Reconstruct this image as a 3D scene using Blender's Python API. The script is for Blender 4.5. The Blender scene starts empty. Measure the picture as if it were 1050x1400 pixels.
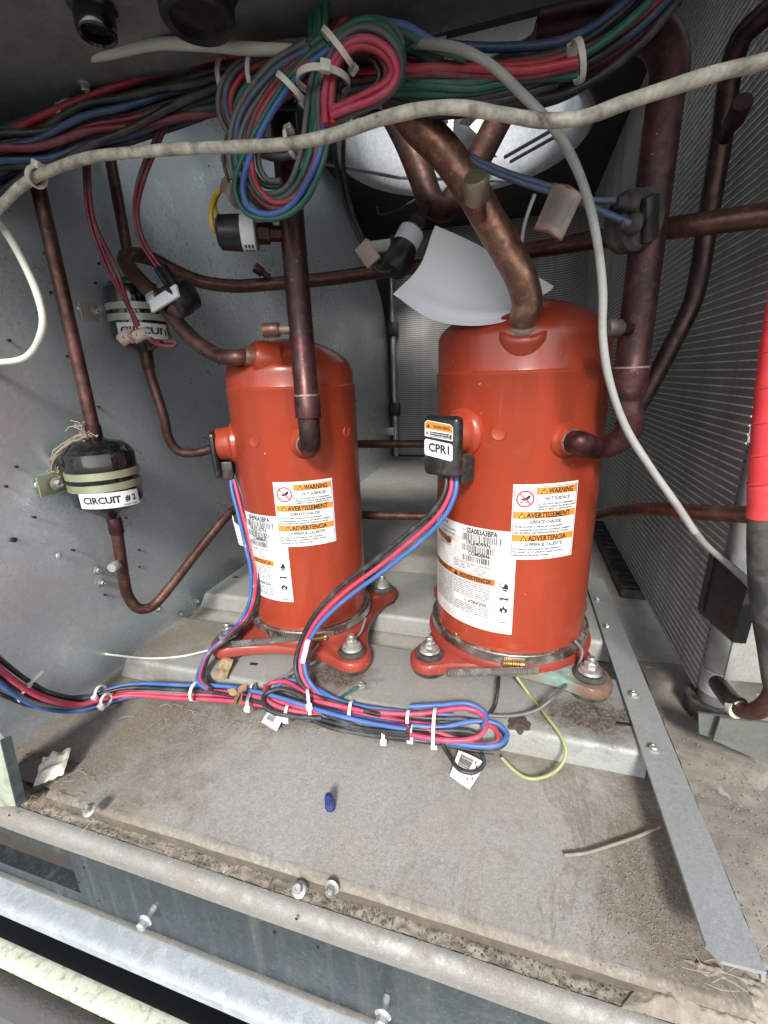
import bpy, bmesh, math, random
from mathutils import Vector, Matrix, noise
random.seed(7)
sc = bpy.context.scene
COL = sc.collection
R_ = math.radians

# ------------------------------------------------------------------ camera
H = 0.36                      # camera height above the tray, metres
AX = Vector((0.95799298, 0.0512443, -0.2821763))     # world x in camera axes (right, down, forward)
AY = Vector((0.28456645, -0.29217518, 0.91304743))   # world y
AZ = Vector((-0.03565643, -0.95499094, -0.29448418)) # world z
cam = bpy.data.cameras.new("camera")
cam.sensor_fit = 'HORIZONTAL'; cam.sensor_width = 36.0; cam.lens = 36.0*600/1050
cam.clip_start = 0.01; cam.clip_end = 500
co = bpy.data.objects.new("camera", cam); COL.objects.link(co)
_r = Vector((AX[0], AY[0], AZ[0])); _d = Vector((AX[1], AY[1], AZ[1])); _f = Vector((AX[2], AY[2], AZ[2]))
co.matrix_world = Matrix(((_r[0], -_d[0], -_f[0], 0), (_r[1], -_d[1], -_f[1], 0), (_r[2], -_d[2], -_f[2], H), (0, 0, 0, 1)))
sc.camera = co

# ------------------------------------------------------------------ daylight
SUN_DIR = Vector((-0.13, 0.80, -0.58)).normalized()   # the way the light travels
w = bpy.data.worlds.new("World"); sc.world = w; w.use_nodes = True
nt = w.node_tree
sky = nt.nodes.new("ShaderNodeTexSky"); sky.sky_type = 'NISHITA'; sky.sun_disc = False
el = math.asin(-SUN_DIR.z); azm = math.atan2(-SUN_DIR.x, -SUN_DIR.y)
sky.sun_elevation = el; sky.sun_rotation = azm
sky.dust_density = 0.6; sky.air_density = 1.0
hs = nt.nodes.new("ShaderNodeHueSaturation"); hs.inputs["Saturation"].default_value = 0.40   # thin overcast: much of the blue gone
nt.links.new(sky.outputs[0], hs.inputs["Color"]); nt.links.new(hs.outputs[0], nt.nodes["Background"].inputs[0])
nt.nodes["Background"].inputs[1].default_value = 0.13
sl = bpy.data.lights.new("sun", 'SUN'); sl.energy = 2.3; sl.angle = R_(11); sl.color = (1.0, 0.96, 0.9)
so = bpy.data.objects.new("sun", sl); COL.objects.link(so)
so.rotation_euler = SUN_DIR.to_track_quat('-Z', 'Y').to_euler(); so.location = (1, -2, 3)
vs = sc.view_settings
sc.display_settings.display_device = 'sRGB'
vs.view_transform = 'Standard'; vs.look = 'None'; vs.gamma = 1.0; vs.use_curve_mapping = False
vs.exposure = 1.08
sc.cycles.max_bounces = 8; sc.cycles.diffuse_bounces = 5; sc.cycles.glossy_bounces = 4
sc.cycles.caustics_reflective = False; sc.cycles.caustics_refractive = False
sc.cycles.use_denoising = True

# ------------------------------------------------------------------ measuring helpers (photo pixel + a known plane -> place in the world)
def ray(px, py):
    c = Vector(((px-525)/600, (py-700)/600, 1.0))
    return Vector((AX.dot(c), AY.dot(c), AZ.dot(c)))
O = Vector((0, 0, H))
def Y(px, py, y):
    d = ray(px, py); return O + d*(y/d.y)
def Z(px, py, z):
    d = ray(px, py); return O + d*((z-H)/d.z)
def X(px, py, x):
    d = ray(px, py); return O + d*(x/d.x)
def cyl_hit(px, py, c, r):
    d = ray(px, py); a = d.x**2+d.y**2; b = -2*(d.x*c[0]+d.y*c[1]); k = c[0]**2+c[1]**2-r*r
    t = (-b-math.sqrt(max(b*b-4*a*k, 0)))/(2*a); return O + d*t
def cyl_angle(p, c): return math.atan2(p.x-c[0], -(p.y-c[1]))

# ------------------------------------------------------------------ mesh helpers
class MB:
    def __init__(s): s.v = []; s.f = []
    def add(s, vs, fs):
        o = len(s.v); s.v += [tuple(q) for q in vs]; s.f += [tuple(i+o for i in f) for f in fs]; return s
    def box(s, c, sz, M=None, bev=0.0, seg=2):
        bm = bmesh.new(); bmesh.ops.create_cube(bm, size=1.0)
        for q in bm.verts: q.co = Vector((q.co.x*sz[0], q.co.y*sz[1], q.co.z*sz[2]))
        if bev > 0: bmesh.ops.bevel(bm, geom=bm.edges[:], offset=bev, segments=seg, affect='EDGES', profile=0.5)
        M = M or Matrix.Identity(3); c = Vector(c)
        bm.verts.index_update()
        s.add([c + M @ q.co for q in bm.verts], [[q.index for q in f.verts] for f in bm.faces]); bm.free(); return s
    def cyl(s, p0, p1, r0, r1=None, n=20, caps=True):
        r1 = r0 if r1 is None else r1; p0 = Vector(p0); p1 = Vector(p1); a = (p1-p0).normalized()
        u = a.orthogonal().normalized(); q = a.cross(u); vs = []
        for p, r in ((p0, r0), (p1, r1)):
            for i in range(n):
                t = 2*math.pi*i/n; vs.append(p + (u*math.cos(t)+q*math.sin(t))*r)
        fs = [(i, (i+1) % n, n+(i+1) % n, n+i) for i in range(n)]
        if caps: fs += [tuple(range(n-1, -1, -1)), tuple(range(n, 2*n))]
        return s.add(vs, fs)
    def lathe(s, prof, o=(0, 0, 0), axis=(0, 0, 1), n=48, caps=True):
        o = Vector(o); a = Vector(axis).normalized(); u = Vector((1, 0, 0)) if abs(a.z) > .99 else a.orthogonal().normalized(); q = a.cross(u); vs = []
        for r, h in prof:
            for i in range(n):
                t = 2*math.pi*i/n; vs.append(o + a*h + (u*math.cos(t)+q*math.sin(t))*r)
        fs = []
        for k in range(len(prof)-1):
            for i in range(n): fs.append((k*n+i, k*n+(i+1) % n, (k+1)*n+(i+1) % n, (k+1)*n+i))
        if caps: fs += [tuple(range(n-1, -1, -1)), tuple(range((len(prof)-1)*n, len(prof)*n))]
        return s.add(vs, fs)
    def tube(s, pts, r, n=10, caps=True, closed=False):
        P = [Vector(p) for p in pts]; m = len(P); rr = r if hasattr(r, '__len__') else [r]*m
        T = []
        for i in range(m):
            a = P[(i-1) % m] if (i > 0 or closed) else P[i]; b = P[(i+1) % m] if (i < m-1 or closed) else P[i]
            d = b-a; T.append(d.normalized() if d.length > 1e-9 else Vector((0, 0, 1)))
        u = T[0].orthogonal().normalized(); vs = []
        for i in range(m):
            u = (u - T[i]*u.dot(T[i])); u = u.normalized() if u.length > 1e-6 else T[i].orthogonal().normalized(); q = T[i].cross(u)
            for k in range(n):
                t = 2*math.pi*k/n; vs.append(P[i] + (u*math.cos(t)+q*math.sin(t))*rr[i])
        fs = []
        for i in range(m if closed else m-1):
            j = (i+1) % m
            for k in range(n): fs.append((i*n+k, i*n+(k+1) % n, j*n+(k+1) % n, j*n+k))
        if caps and not closed: fs += [tuple(range(n-1, -1, -1)), tuple(range((m-1)*n, m*n))]
        return s.add(vs, fs)
    def prism(s, poly, dirv):
        """closed polygon (3-D points, flat) extruded along dirv"""
        n = len(poly); d = Vector(dirv); a = [Vector(p) for p in poly]
        return s.add(a+[p+d for p in a], [tuple(range(n-1, -1, -1)), tuple(range(n, 2*n))]+[(i, (i+1) % n, n+(i+1) % n, n+i) for i in range(n)])
    def profile(s, prof, p0, p1, up=(0, 0, 1)):
        """open/closed 2-D profile (a across, b up) swept from p0 to p1; closed solid"""
        p0 = Vector(p0); p1 = Vector(p1); ax = (p1-p0).normalized(); up = Vector(up); cr = up.cross(ax).normalized()
        n = len(prof); vs = [p + cr*a + up*b for p in (p0, p1) for a, b in prof]
        return s.add(vs, [(i, (i+1) % n, n+(i+1) % n, n+i) for i in range(n)]+[tuple(range(n-1, -1, -1)), tuple(range(n, 2*n))])
    def grid(s, fn, nu, nv):
        vs = [fn(i/nu, j/nv) for j in range(nv+1) for i in range(nu+1)]
        return s.add(vs, [(j*(nu+1)+i, j*(nu+1)+i+1, (j+1)*(nu+1)+i+1, (j+1)*(nu+1)+i) for j in range(nv) for i in range(nu)])
    def sheet(s, fn, nu, nv, th):
        """grid with thickness th along its local normal"""
        g = [[Vector(fn(i/nu, j/nv)) for i in range(nu+1)] for j in range(nv+1)]; top = []; bot = []
        for j in range(nv+1):
            for i in range(nu+1):
                a = g[j][min(i+1, nu)]-g[j][max(i-1, 0)]; b = g[min(j+1, nv)][i]-g[max(j-1, 0)][i]; nn = a.cross(b).normalized()
                top.append(g[j][i]+nn*th/2); bot.append(g[j][i]-nn*th/2)
        W = nu+1; k = len(top); fs = []
        for j in range(nv):
            for i in range(nu):
                q = (j*W+i, j*W+i+1, (j+1)*W+i+1, (j+1)*W+i); fs.append(q); fs.append(tuple(k+z for z in q[::-1]))
        rim = [i for i in range(W)]+[j*W+nu for j in range(1, nv+1)]+[nv*W+i for i in range(nu-1, -1, -1)]+[j*W for j in range(nv-1, 0, -1)]
        for a, b in zip(rim, rim[1:]+rim[:1]): fs.append((a, k+a, k+b, b))
        return s.add(top+bot, fs)
    def build(s, name, mat, parent=None, smooth=35, loc=None):
        me = bpy.data.meshes.new(name); me.from_pydata(s.v, [], s.f); me.update()
        bm = bmesh.new(); bm.from_mesh(me); bmesh.ops.recalc_face_normals(bm, faces=bm.faces[:]); bm.to_mesh(me); bm.free()
        if smooth:
            me.polygons.foreach_set("use_smooth", [True]*len(me.polygons)); me.set_sharp_from_angle(angle=R_(smooth))
        if mat: me.materials.append(mat)
        o = bpy.data.objects.new(name, me); COL.objects.link(o)
        if parent is not None:
            o.parent = parent
            if parent.type == 'EMPTY' or True: o.matrix_parent_inverse = parent.matrix_world.inverted()
        return o

def tag(o, label, cat, group=None, kind=None):
    o['label'] = label; o['category'] = cat
    if group: o['group'] = group
    if kind: o['kind'] = kind
    return o
def struct(o): o['kind'] = 'structure'; return o
def thing(name, label, cat, loc=(0, 0, 0), group=None):
    o = bpy.data.objects.new(name, None); COL.objects.link(o); o.location = loc; o.empty_display_size = .02
    o.matrix_world = Matrix.Translation(Vector(loc))
    return tag(o, label, cat, group)
def inst(o, parent, M):
    c = o.copy(); COL.objects.link(c); c.parent = parent; c.matrix_parent_inverse = Matrix.Identity(4); c.matrix_world = M; return c

def spline(P, step=6, closed=False):
    P = [Vector(p) for p in P]; n = len(P); out = []
    rng = range(n) if closed else range(n-1)
    for i in rng:
        if closed: p0, p1, p2, p3 = P[(i-1) % n], P[i], P[(i+1) % n], P[(i+2) % n]
        else: p0, p1, p2, p3 = P[max(i-1, 0)], P[i], P[i+1], P[min(i+2, n-1)]
        # centripetal-ish: chord-scaled tangents
        d1 = max((p2-p1).length, 1e-6)
        m1 = (p2-p0)*(d1/max((p1-p0).length+d1, 1e-6)) if (p1-p0).length > 0 else (p2-p1)
        m2 = (p3-p1)*(d1/max((p3-p2).length+d1, 1e-6)) if (p3-p2).length > 0 else (p2-p1)
        for k in range(step):
            t = k/step; t2 = t*t; t3 = t2*t
            out.append(p1*(2*t3-3*t2+1)+m1*(t3-2*t2+t)+p2*(-2*t3+3*t2)+m2*(t3-t2))
    if not closed: out.append(P[-1])
    return out
def frames(P):
    T = []; m = len(P)
    for i in range(m):
        d = P[min(i+1, m-1)]-P[max(i-1, 0)]; T.append(d.normalized())
    u = T[0].orthogonal().normalized(); F = []
    for t in T:
        u = (u-t*u.dot(t)).normalized(); F.append((u, t.cross(u), t))
    return F
def basis(n, up=(0, 0, 1)):
    """3x3 with columns (right, normal-back, up) for a face whose outward normal is n"""
    n = Vector(n).normalized(); up = Vector(up); x = up.cross(n).normalized(); z = n.cross(x)
    return Matrix((x, n, z)).transposed()

# ------------------------------------------------------------------ materials
def _mat(name):
    m = bpy.data.materials.new(name); m.use_nodes = True; return m, m.node_tree, m.node_tree.nodes["Principled BSDF"]
def N(nt, t, **k):
    n = nt.nodes.new(t)
    for a, b in k.items(): setattr(n, a, b)
    return n
def tc(nt, scale=1.0, stretch=None):
    c = N(nt, "ShaderNodeTexCoord"); mp = N(nt, "ShaderNodeMapping"); nt.links.new(c.outputs["Object"], mp.inputs[0])
    mp.inputs["Scale"].default_value = stretch or (1, 1, 1); return mp.outputs[0]
def noi(nt, vec, scale, detail=5, rough=.6, dist=0):
    n = N(nt, "ShaderNodeTexNoise"); nt.links.new(vec, n.inputs["Vector"]); n.inputs["Scale"].default_value = scale
    n.inputs["Detail"].default_value = detail; n.inputs["Roughness"].default_value = rough; n.inputs["Distortion"].default_value = dist; return n.outputs[0]
def ramp(nt, fac, stops):
    r = N(nt, "ShaderNodeValToRGB"); nt.links.new(fac, r.inputs[0]); e = r.color_ramp.elements
    while len(e) < len(stops): e.new(.5)
    for q, (p, c) in zip(e, stops): q.position = p; q.color = (*c, 1) if hasattr(c, '__len__') else (c, c, c, 1)
    return r.outputs[0]
def mix(nt, fac, a, b, mode='MIX'):
    m = N(nt, "ShaderNodeMix", data_type='RGBA', blend_type=mode)
    for s, v in ((0, fac), (6, a), (7, b)):
        if hasattr(v, 'type') and hasattr(v, 'is_linked'): nt.links.new(v, m.inputs[s])
        else: m.inputs[s].default_value = v if s == 0 else (*v, 1)
    return m.outputs[2]
def math_(nt, op, a, b=0.0, clamp=False):
    m = N(nt, "ShaderNodeMath", operation=op, use_clamp=clamp)
    for i, v in ((0, a), (1, b)):
        if hasattr(v, 'is_linked'): nt.links.new(v, m.inputs[i])
        else: m.inputs[i].default_value = v
    return m.outputs[0]
def bump(nt, b, h, strength, dist=.002):
    n = N(nt, "ShaderNodeBump"); n.inputs["Strength"].default_value = strength; n.inputs["Distance"].default_value = dist
    nt.links.new(h, n.inputs["Height"]); nt.links.new(n.outputs[0], b.inputs["Normal"])
def plain(name, col, rough=.5, metal=0.0, var=.25, scale=60, bmp=.0, dirt=0.0, dirtcol=(.20, .17, .13), dscale=25, coat=0, stretch=None, spec=.5):
    """colour with blotchy variation, a dusty layer and varying gloss"""
    m, nt, b = _mat(name); v = tc(nt, stretch=stretch)
    n1 = noi(nt, v, scale, 6, .65)
    c = mix(nt, n1, tuple(x*(1-var) for x in col), tuple(min(1, x*(1+var)) for x in col))
    r = ramp(nt, n1, [(.3, max(.05, rough-.1)), (.7, min(1, rough+.1))])
    b.inputs["Metallic"].default_value = metal
    if dirt > 0:
        n2 = noi(nt, v, dscale, 8, .7, .4); f = ramp(nt, n2, [(max(0, .62-dirt*.5), 0.0), (min(1, .85-dirt*.3), 1.0)])
        c = mix(nt, f, c, dirtcol); r = mix(nt, f, r, (.85, .85, .85))
        if metal > 0:
            nt.links.new(math_(nt, 'MULTIPLY', math_(nt, 'SUBTRACT', 1.0, f), metal), b.inputs["Metallic"])
    nt.links.new(c, b.inputs["Base Color"]); nt.links.new(r, b.inputs["Roughness"])
    b.inputs["Coat Weight"].default_value = coat; b.inputs["Specular IOR Level"].default_value = spec
    if bmp > 0: bump(nt, b, noi(nt, v, scale*2.5, 6, .7), bmp, .0015)
    return m
def galvanised(name, col=(.50, .52, .53), rough=.38, metal=.9, spangle=90, dirt=.2, dirtcol=(.22, .19, .15), streak=False, dscale=9, patch=None, speck=0.0, grain=0.25, cell=(.86, 1.1), stains=()):
    m, nt, b = _mat(name); v = tc(nt)
    vo = N(nt, "ShaderNodeTexVoronoi"); nt.links.new(v, vo.inputs["Vector"]); vo.inputs["Scale"].default_value = spangle; vo.inputs["Randomness"].default_value = 1
    sep = N(nt, "ShaderNodeSeparateColor"); nt.links.new(vo.outputs["Color"], sep.inputs[0])
    big = noi(nt, v, 7, 5, .6, .6); fine = noi(nt, v, 260, 4, .6)
    c = mix(nt, sep.outputs[0], tuple(x*cell[0] for x in col), tuple(min(1, x*cell[1]) for x in col))
    c = mix(nt, ramp(nt, big, [(.3, 0.0), (.75, .55)]), c, tuple(x*.62 for x in col))
    r0 = mix(nt, sep.outputs[1], (rough-.07,)*3, (rough+.09,)*3)
    r0 = mix(nt, ramp(nt, big, [(.35, 0.0), (.8, 1.0)]), r0, (min(1, rough+.22),)*3)
    sv = tc(nt, stretch=(60, 60, 3)) if streak else v
    n2 = noi(nt, v, dscale, 9, .72, .5); f = ramp(nt, n2, [(max(0.02, .66-dirt*.55), 0.0), (min(1, .92-dirt*.35), 1.0)])
    if streak:
        f2 = ramp(nt, noi(nt, sv, 1.0, 5, .6), [(.55, 0.0), (.8, .6)]); f = math_(nt, 'MAXIMUM', f, f2)
    if patch is not None:
        f = math_(nt, 'MAXIMUM', f, patch(nt, v), True)
    dc = mix(nt, fine, tuple(x*.6 for x in dirtcol), tuple(x*1.35 for x in dirtcol))
    c = mix(nt, f, c, dc)
    gr = noi(nt, v, 900, 3, .7); c = mix(nt, grain, c, ramp(nt, gr, [(.32, .35), (.68, 1.55)]), 'MULTIPLY')
    if speck > 0:
        s1 = ramp(nt, noi(nt, v, 420, 2, .5), [(.66, 0.0), (.72, 1.0)])
        c = mix(nt, math_(nt, 'MULTIPLY', s1, speck), c, (.62, .60, .56))
    for fn, sc_col in stains:
        g = fn(nt, v); g = math_(nt, 'MULTIPLY', g, ramp(nt, noi(nt, v, 330, 4, .7), [(.25, .35), (.6, 1.0)])); c = mix(nt, g, c, sc_col); f = math_(nt, 'MAXIMUM', f, g, True)
    r = mix(nt, f, r0, (.9, .9, .9))
    nt.links.new(c, b.inputs["Base Color"]); nt.links.new(r, b.inputs["Roughness"])
    nt.links.new(math_(nt, 'MULTIPLY', math_(nt, 'SUBTRACT', 1.0, f), metal), b.inputs["Metallic"])
    h = math_(nt, 'ADD', math_(nt, 'MULTIPLY', fine, .3), math_(nt, 'MULTIPLY', f, .9)); bump(nt, b, h, .25, .0012)
    return m
def blob(nt, v, x, y, rx, ry, soft=.5, warp=.6):
    """a stain with a shape of its own, centred at x, y (world metres)"""
    s = N(nt, "ShaderNodeSeparateXYZ"); nt.links.new(v, s.inputs[0])
    a = math_(nt, 'DIVIDE', math_(nt, 'SUBTRACT', s.outputs[0], x), rx); c = math_(nt, 'DIVIDE', math_(nt, 'SUBTRACT', s.outputs[1], y), ry)
    d = math_(nt, 'SQRT', math_(nt, 'ADD', math_(nt, 'MULTIPLY', a, a), math_(nt, 'MULTIPLY', c, c)))
    d = math_(nt, 'ADD', d, math_(nt, 'SUBTRACT', math_(nt, 'MULTIPLY', math_(nt, 'SUBTRACT', noi(nt, v, 24, 9, .75, .3), .5), warp*3.2), .30))
    return ramp(nt, d, [(max(.05, .62-.4*soft), 1.0), (1.0, 0.0)])
def copper(name, col=(.20, .085, .055), rough=.42, dark=(.045, .022, .022), amt=.5, green=0.0):
    m, nt, b = _mat(name); v = tc(nt)
    n1 = noi(nt, v, 28, 8, .7, .8); n2 = noi(nt, v, 130, 5, .6)
    f = ramp(nt, n1, [(max(.02, .62-amt*.5), 0.0), (min(.98, .86-amt*.3), 1.0)])
    c = mix(nt, f, col, dark); c = mix(nt, ramp(nt, n2, [(.52, 0.0), (.66, .6)]), c, tuple(x*1.9 for x in col))
    c = mix(nt, ramp(nt, noi(nt, v, 17, 9, .75, .9), [(.50, 0.0), (.60, .8)]), c, (col[0]*1.45, col[1]*1.5, col[2]*1.55))
    c = mix(nt, ramp(nt, noi(nt, tc(nt, stretch=(1, 1, 1.3)), 23, 7, .7, 1.2), [(.53, 0.0), (.62, .45)]), c, (col[0]*.9+.03, col[1]*.5, col[2]*.55))
    c = mix(nt, ramp(nt, noi(nt, v, 300, 3, .6), [(.69, 0.0), (.74, .45)]), c, (.36, .30, .24))
    if green > 0: c = mix(nt, ramp(nt, noi(nt, v, 60, 6, .7), [(.66-green*.1, 0.0), (.75, .8)]), c, (.16, .28, .24))
    nt.links.new(c, b.inputs["Base Color"]); nt.links.new(ramp(nt, n1, [(.3, rough-.1), (.75, rough+.22)]), b.inputs["Roughness"])
    nt.links.new(ramp(nt, f, [(0, .85), (1, .35)]), b.inputs["Metallic"]); bump(nt, b, n2, .12, .001)
    return m

def enamel(name, col, stains=(), rough=.34, worn=.3):
    """red compressor paint: vertical runs, dust film, fine scratches, stains of their own"""
    m, nt, b = _mat(name); v = tc(nt); vs_ = tc(nt, stretch=(45, 45, 2.2)); vf = tc(nt, stretch=(160, 160, 5))
    c = mix(nt, noi(nt, v, 9, 6, .6), tuple(x*.86 for x in col), tuple(x*1.1 for x in col))
    st = ramp(nt, noi(nt, vs_, 1.0, 6, .65, .2), [(.40, 0.0), (.72, 1.0)])
    c = mix(nt, math_(nt, 'MULTIPLY', st, .55), c, (col[0]*.55, col[1]*.8, col[2]*1.1))
    lt = ramp(nt, noi(nt, vf, 1.0, 4, .6), [(.66, 0.0), (.80, 1.0)])
    c = mix(nt, math_(nt, 'MULTIPLY', lt, worn), c, (.46, .17, .12))
    du = ramp(nt, noi(nt, v, 26, 9, .75, .5), [(.56, 0.0), (.80, 1.0)])
    c = mix(nt, math_(nt, 'MULTIPLY', du, worn*1.2), c, (.26, .13, .10))
    chip = ramp(nt, noi(nt, v, 190, 3, .5), [(.745, 0.0), (.76, 1.0)])
    c = mix(nt, math_(nt, 'MULTIPLY', chip, .8), c, (.50, .42, .36))
    r = ramp(nt, noi(nt, v, 34, 7, .7), [(.3, rough-.08), (.75, rough+.2)]); r = mix(nt, du, r, (.7, .7, .7))
    for fn, sc_col in stains:
        g = math_(nt, 'MULTIPLY', fn(nt, v), ramp(nt, noi(nt, v, 170, 6, .75), [(.3, .25), (.55, 1.0)])); c = mix(nt, g, c, sc_col); r = mix(nt, g, r, (.85, .85, .85))
    nt.links.new(c, b.inputs["Base Color"]); nt.links.new(r, b.inputs["Roughness"]); b.inputs["Coat Weight"].default_value = .3; b.inputs["Coat Roughness"].default_value = .18
    bump(nt, b, noi(nt, v, 150, 5, .7), .06, .0008); return m
# ------------------------------------------------------------------ palette
def tray_patch(nt, v):
    a = blob(nt, v, -.47, .30, .12, .16, .5, .8)
    b = blob(nt, v, .10, .25, .055, .17, .6, .7)
    c = blob(nt, v, -.17, .195, .5, .02, .6, .6)
    return math_(nt, 'MULTIPLY', math_(nt, 'MAXIMUM', math_(nt, 'MAXIMUM', a, b), c), .95)
def dirty_tray(nt, v): return math_(nt, 'MULTIPLY', math_(nt, 'MAXIMUM', blob(nt, v, -.43, .30, .15, .13, .8, .9), blob(nt, v, .125, .27, .050, .10, .7, .8)), .9)
def edge_tray(nt, v): return math_(nt, 'MULTIPLY', math_(nt, 'MAXIMUM', blob(nt, v, -.17, .366, .40, .020, .9, .8), blob(nt, v, -.17, .2045, .5, .0075, .7, .5)), .9)
def film_tray(nt, v): return math_(nt, 'MULTIPLY', math_(nt, 'SUBTRACT', 1.0, math_(nt, 'MULTIPLY', blob(nt, v, -.16, .265, .20, .070, .9, .35), .8), True), ramp(nt, noi(nt, v, 6.5, 10, .72, .8), [(.40, 0.0), (.58, .75)]))
def drips(nt, v):
    keep = math_(nt, 'SUBTRACT', 1.0, math_(nt, 'MULTIPLY', blob(nt, v, -.17, .275, .20, .075, .9, .35), .92), True)
    return math_(nt, 'MULTIPLY', keep, ramp(nt, noi(nt, tc(nt, stretch=(30, 9, 9)), 1.0, 8, .75, 1.2), [(.53, 0.0), (.575, .8), (.62, .15), (.75, .5)]))
def rust_r(nt, v): return blob(nt, v, .080, .404, .044, .030, .8, .8)
def rust_l(nt, v): return blob(nt, v, -.188, .400, .042, .026, .8, .8)
def wet_l(nt, v): return math_(nt, 'MULTIPLY', blob(nt, v, -.43, .42, .05, .05, .7, 1.1), .9)
def rail_patch(nt, v):
    a = blob(nt, v, -.44, .43, .05, .06, .5, .9)
    return math_(nt, 'MULTIPLY', a, .9)
m_tray = galvanised("tray steel dusty", (.46, .46, .445), .46, .25, 420, .5, (.36, .325, .275), dscale=15, speck=.4, grain=.42, stains=((film_tray, (.315, .285, .24)), (drips, (.20, .165, .125)), (edge_tray, (.20, .165, .125)), (dirty_tray, (.17, .135, .10))))
m_rail = galvanised("rail steel", (.43, .455, .445), .47, .4, 230, .58, (.27, .25, .21), dscale=16, speck=.3, cell=(.93, 1.05), stains=((wet_l, (.20, .165, .12)), (rust_r, (.060, .035, .022)), (rust_l, (.075, .045, .028))))
m_pan = galvanised("pan steel dirty", (.52, .51, .48), .55, .15, 130, .6, (.36, .33, .28), dscale=11, speck=.4)
m_dirtpan = plain("dried mud floor", (.31, .285, .245), .85, 0, .35, 35, .6, .5, (.17, .15, .125), 14)
m_strip = galvanised("strip steel", (.43, .455, .455), .45, .4, 300, .2, (.22, .21, .19), cell=(.94, 1.04), dscale=45, speck=.35)
m_wall = galvanised("galvanised sheet", (.68, .755, .78), .27, .47, 210, .03, (.36, .37, .36), dscale=8, speck=.2, cell=(.93, 1.05), grain=.2)
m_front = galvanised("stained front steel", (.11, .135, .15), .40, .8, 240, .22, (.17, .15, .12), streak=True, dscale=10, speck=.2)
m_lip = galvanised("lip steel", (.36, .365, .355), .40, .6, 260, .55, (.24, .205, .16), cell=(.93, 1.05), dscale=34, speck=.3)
m_ledge = galvanised("ledge steel", (.56, .60, .64), .4, .35, 150, .2, (.28, .27, .24), dscale=16, speck=.2)
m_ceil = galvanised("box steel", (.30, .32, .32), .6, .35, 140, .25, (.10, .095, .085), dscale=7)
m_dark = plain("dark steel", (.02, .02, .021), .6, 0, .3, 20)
m_black = plain("black plastic", (.012, .012, .013), .38, 0, .3, 60, .05, .25, (.10, .09, .08), 30)
m_rubber = plain("black rubber", (.018, .018, .018), .7, 0, .3, 90, .2, .45, (.12, .105, .09), 40)
m_gloss = plain("gloss black paint", (.008, .008, .009), .12, 0, .2, 40, 0, .12, (.09, .085, .08), 50, coat=.6)
m_red = enamel("red enamel", (.37, .047, .018), (), .30)
m_redbase = enamel("red enamel worn", (.30, .038, .022), (), .55, .55)
m_redbaseR = enamel("red enamel corroded", (.30, .038, .022), ((lambda nt, v: blob(nt, v, .060, .438, .048, .022, .8, .6), (.17, .31, .27)), (lambda nt, v: blob(nt, v, .096, .428, .030, .028, .8, .5), (.13, .075, .045)), (lambda nt, v: blob(nt, v, .025, .432, .020, .008, .8, .9), (.20, .17, .12))), .5, .6)
m_steel = plain("zinc bolt", (.50, .50, .48), .38, .85, .25, 120, .05, .35, (.25, .22, .17), 60)
m_stain = plain("stainless band", (.42, .40, .37), .3, .95, .2, 80, .03, .25, (.20, .16, .12), 50)
m_brass = plain("brass screw", (.50, .32, .13), .4, .9, .3, 90)
m_white = plain("white label film", (.80, .81, .82), .42, 0, .04, 40, 0, .12, (.55, .52, .46), 60)
m_labelold = plain("stained label film", (.74, .74, .73), .5, 0, .06, 30, 0, .3, (.48, .40, .28), 34)
m_ink = plain("black ink", (.02, .02, .022), .5, 0, .1)
m_grayink = plain("grey ink", (.20, .20, .21), .5, 0, .1)
m_orange = plain("orange band ink", (.78, .27, .035), .45, 0, .06)
m_orangeold = plain("rusty orange ink", (.50, .15, .03), .5, 0, .25, 60)
m_redink = plain("red ink", (.62, .02, .05), .45, 0, .1)
m_cu = copper("brown copper", (.125, .062, .048), .40, (.042, .024, .023), .5)
m_cudark = copper("dark copper", (.060, .032, .029), .42, (.020, .012, .012), .5)
m_cumar = copper("maroon copper", (.070, .027, .026), .40, (.028, .015, .016), .6)
m_cubrt = copper("bright copper", (.27, .140, .092), .38, (.075, .042, .036), .55, green=.2)
m_braze = plain("braze ring", (.27, .21, .165), .5, .7, .4, 200, .5, .3, (.2, .2, .15), 90)
m_alu = plain("brushed aluminium", (.52, .53, .54), .4, .8, .2, 70, .1, .35, (.33, .32, .30), 30)
m_nylon = plain("natural nylon", (.66, .64, .57), .45, 0, .12, 60, 0, .3, (.38, .34, .27), 40)
m_cream = plain("cream paint", (.70, .72, .57), .42, 0, .04, 15, .03, .24, (.10, .085, .06), 130)
m_foam = plain("grey foam", (.085, .08, .075), .95, 0, .5, 220, .9)
m_dirt = plain("brown dirt", (.20, .165, .125), .95, 0, .55, 160, .8, .5, (.10, .08, .06), 40)
m_dirtlight = plain("pale dirt", (.33, .29, .235), .95, 0, .45, 120, .7, .4, (.17, .14, .11), 30)
m_olive = plain("olive zinc strap", (.36, .38, .25), .45, .5, .12, 60, .05, .2, (.25, .22, .16), 40)
m_greystrap = plain("grey strap", (.50, .49, .44), .5, .3, .12, 60, .05, .25, (.3, .27, .2), 40)
def wire_mat(n, c): return plain(n, c, .42, 0, .16, 45, .05, .28, tuple(min(1, .12+x*.6) for x in c), 35)
W = {k: wire_mat("wire "+k, c) for k, c in dict(black=(.022, .022, .024), red=(.42, .030, .050), pink=(.50, .050, .105), blue=(.055, .135, .38),
     navy=(.035, .07, .16), green=(.018, .115, .085), grey=(.115, .115, .112), maroon=(.16, .018, .035), orange=(.42, .09, .03), purple=(.075, .04, .11),
     yellow=(.68, .43, .03), lime=(.33, .37, .14), steelblue=(.07, .10, .17)).items()}
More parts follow.
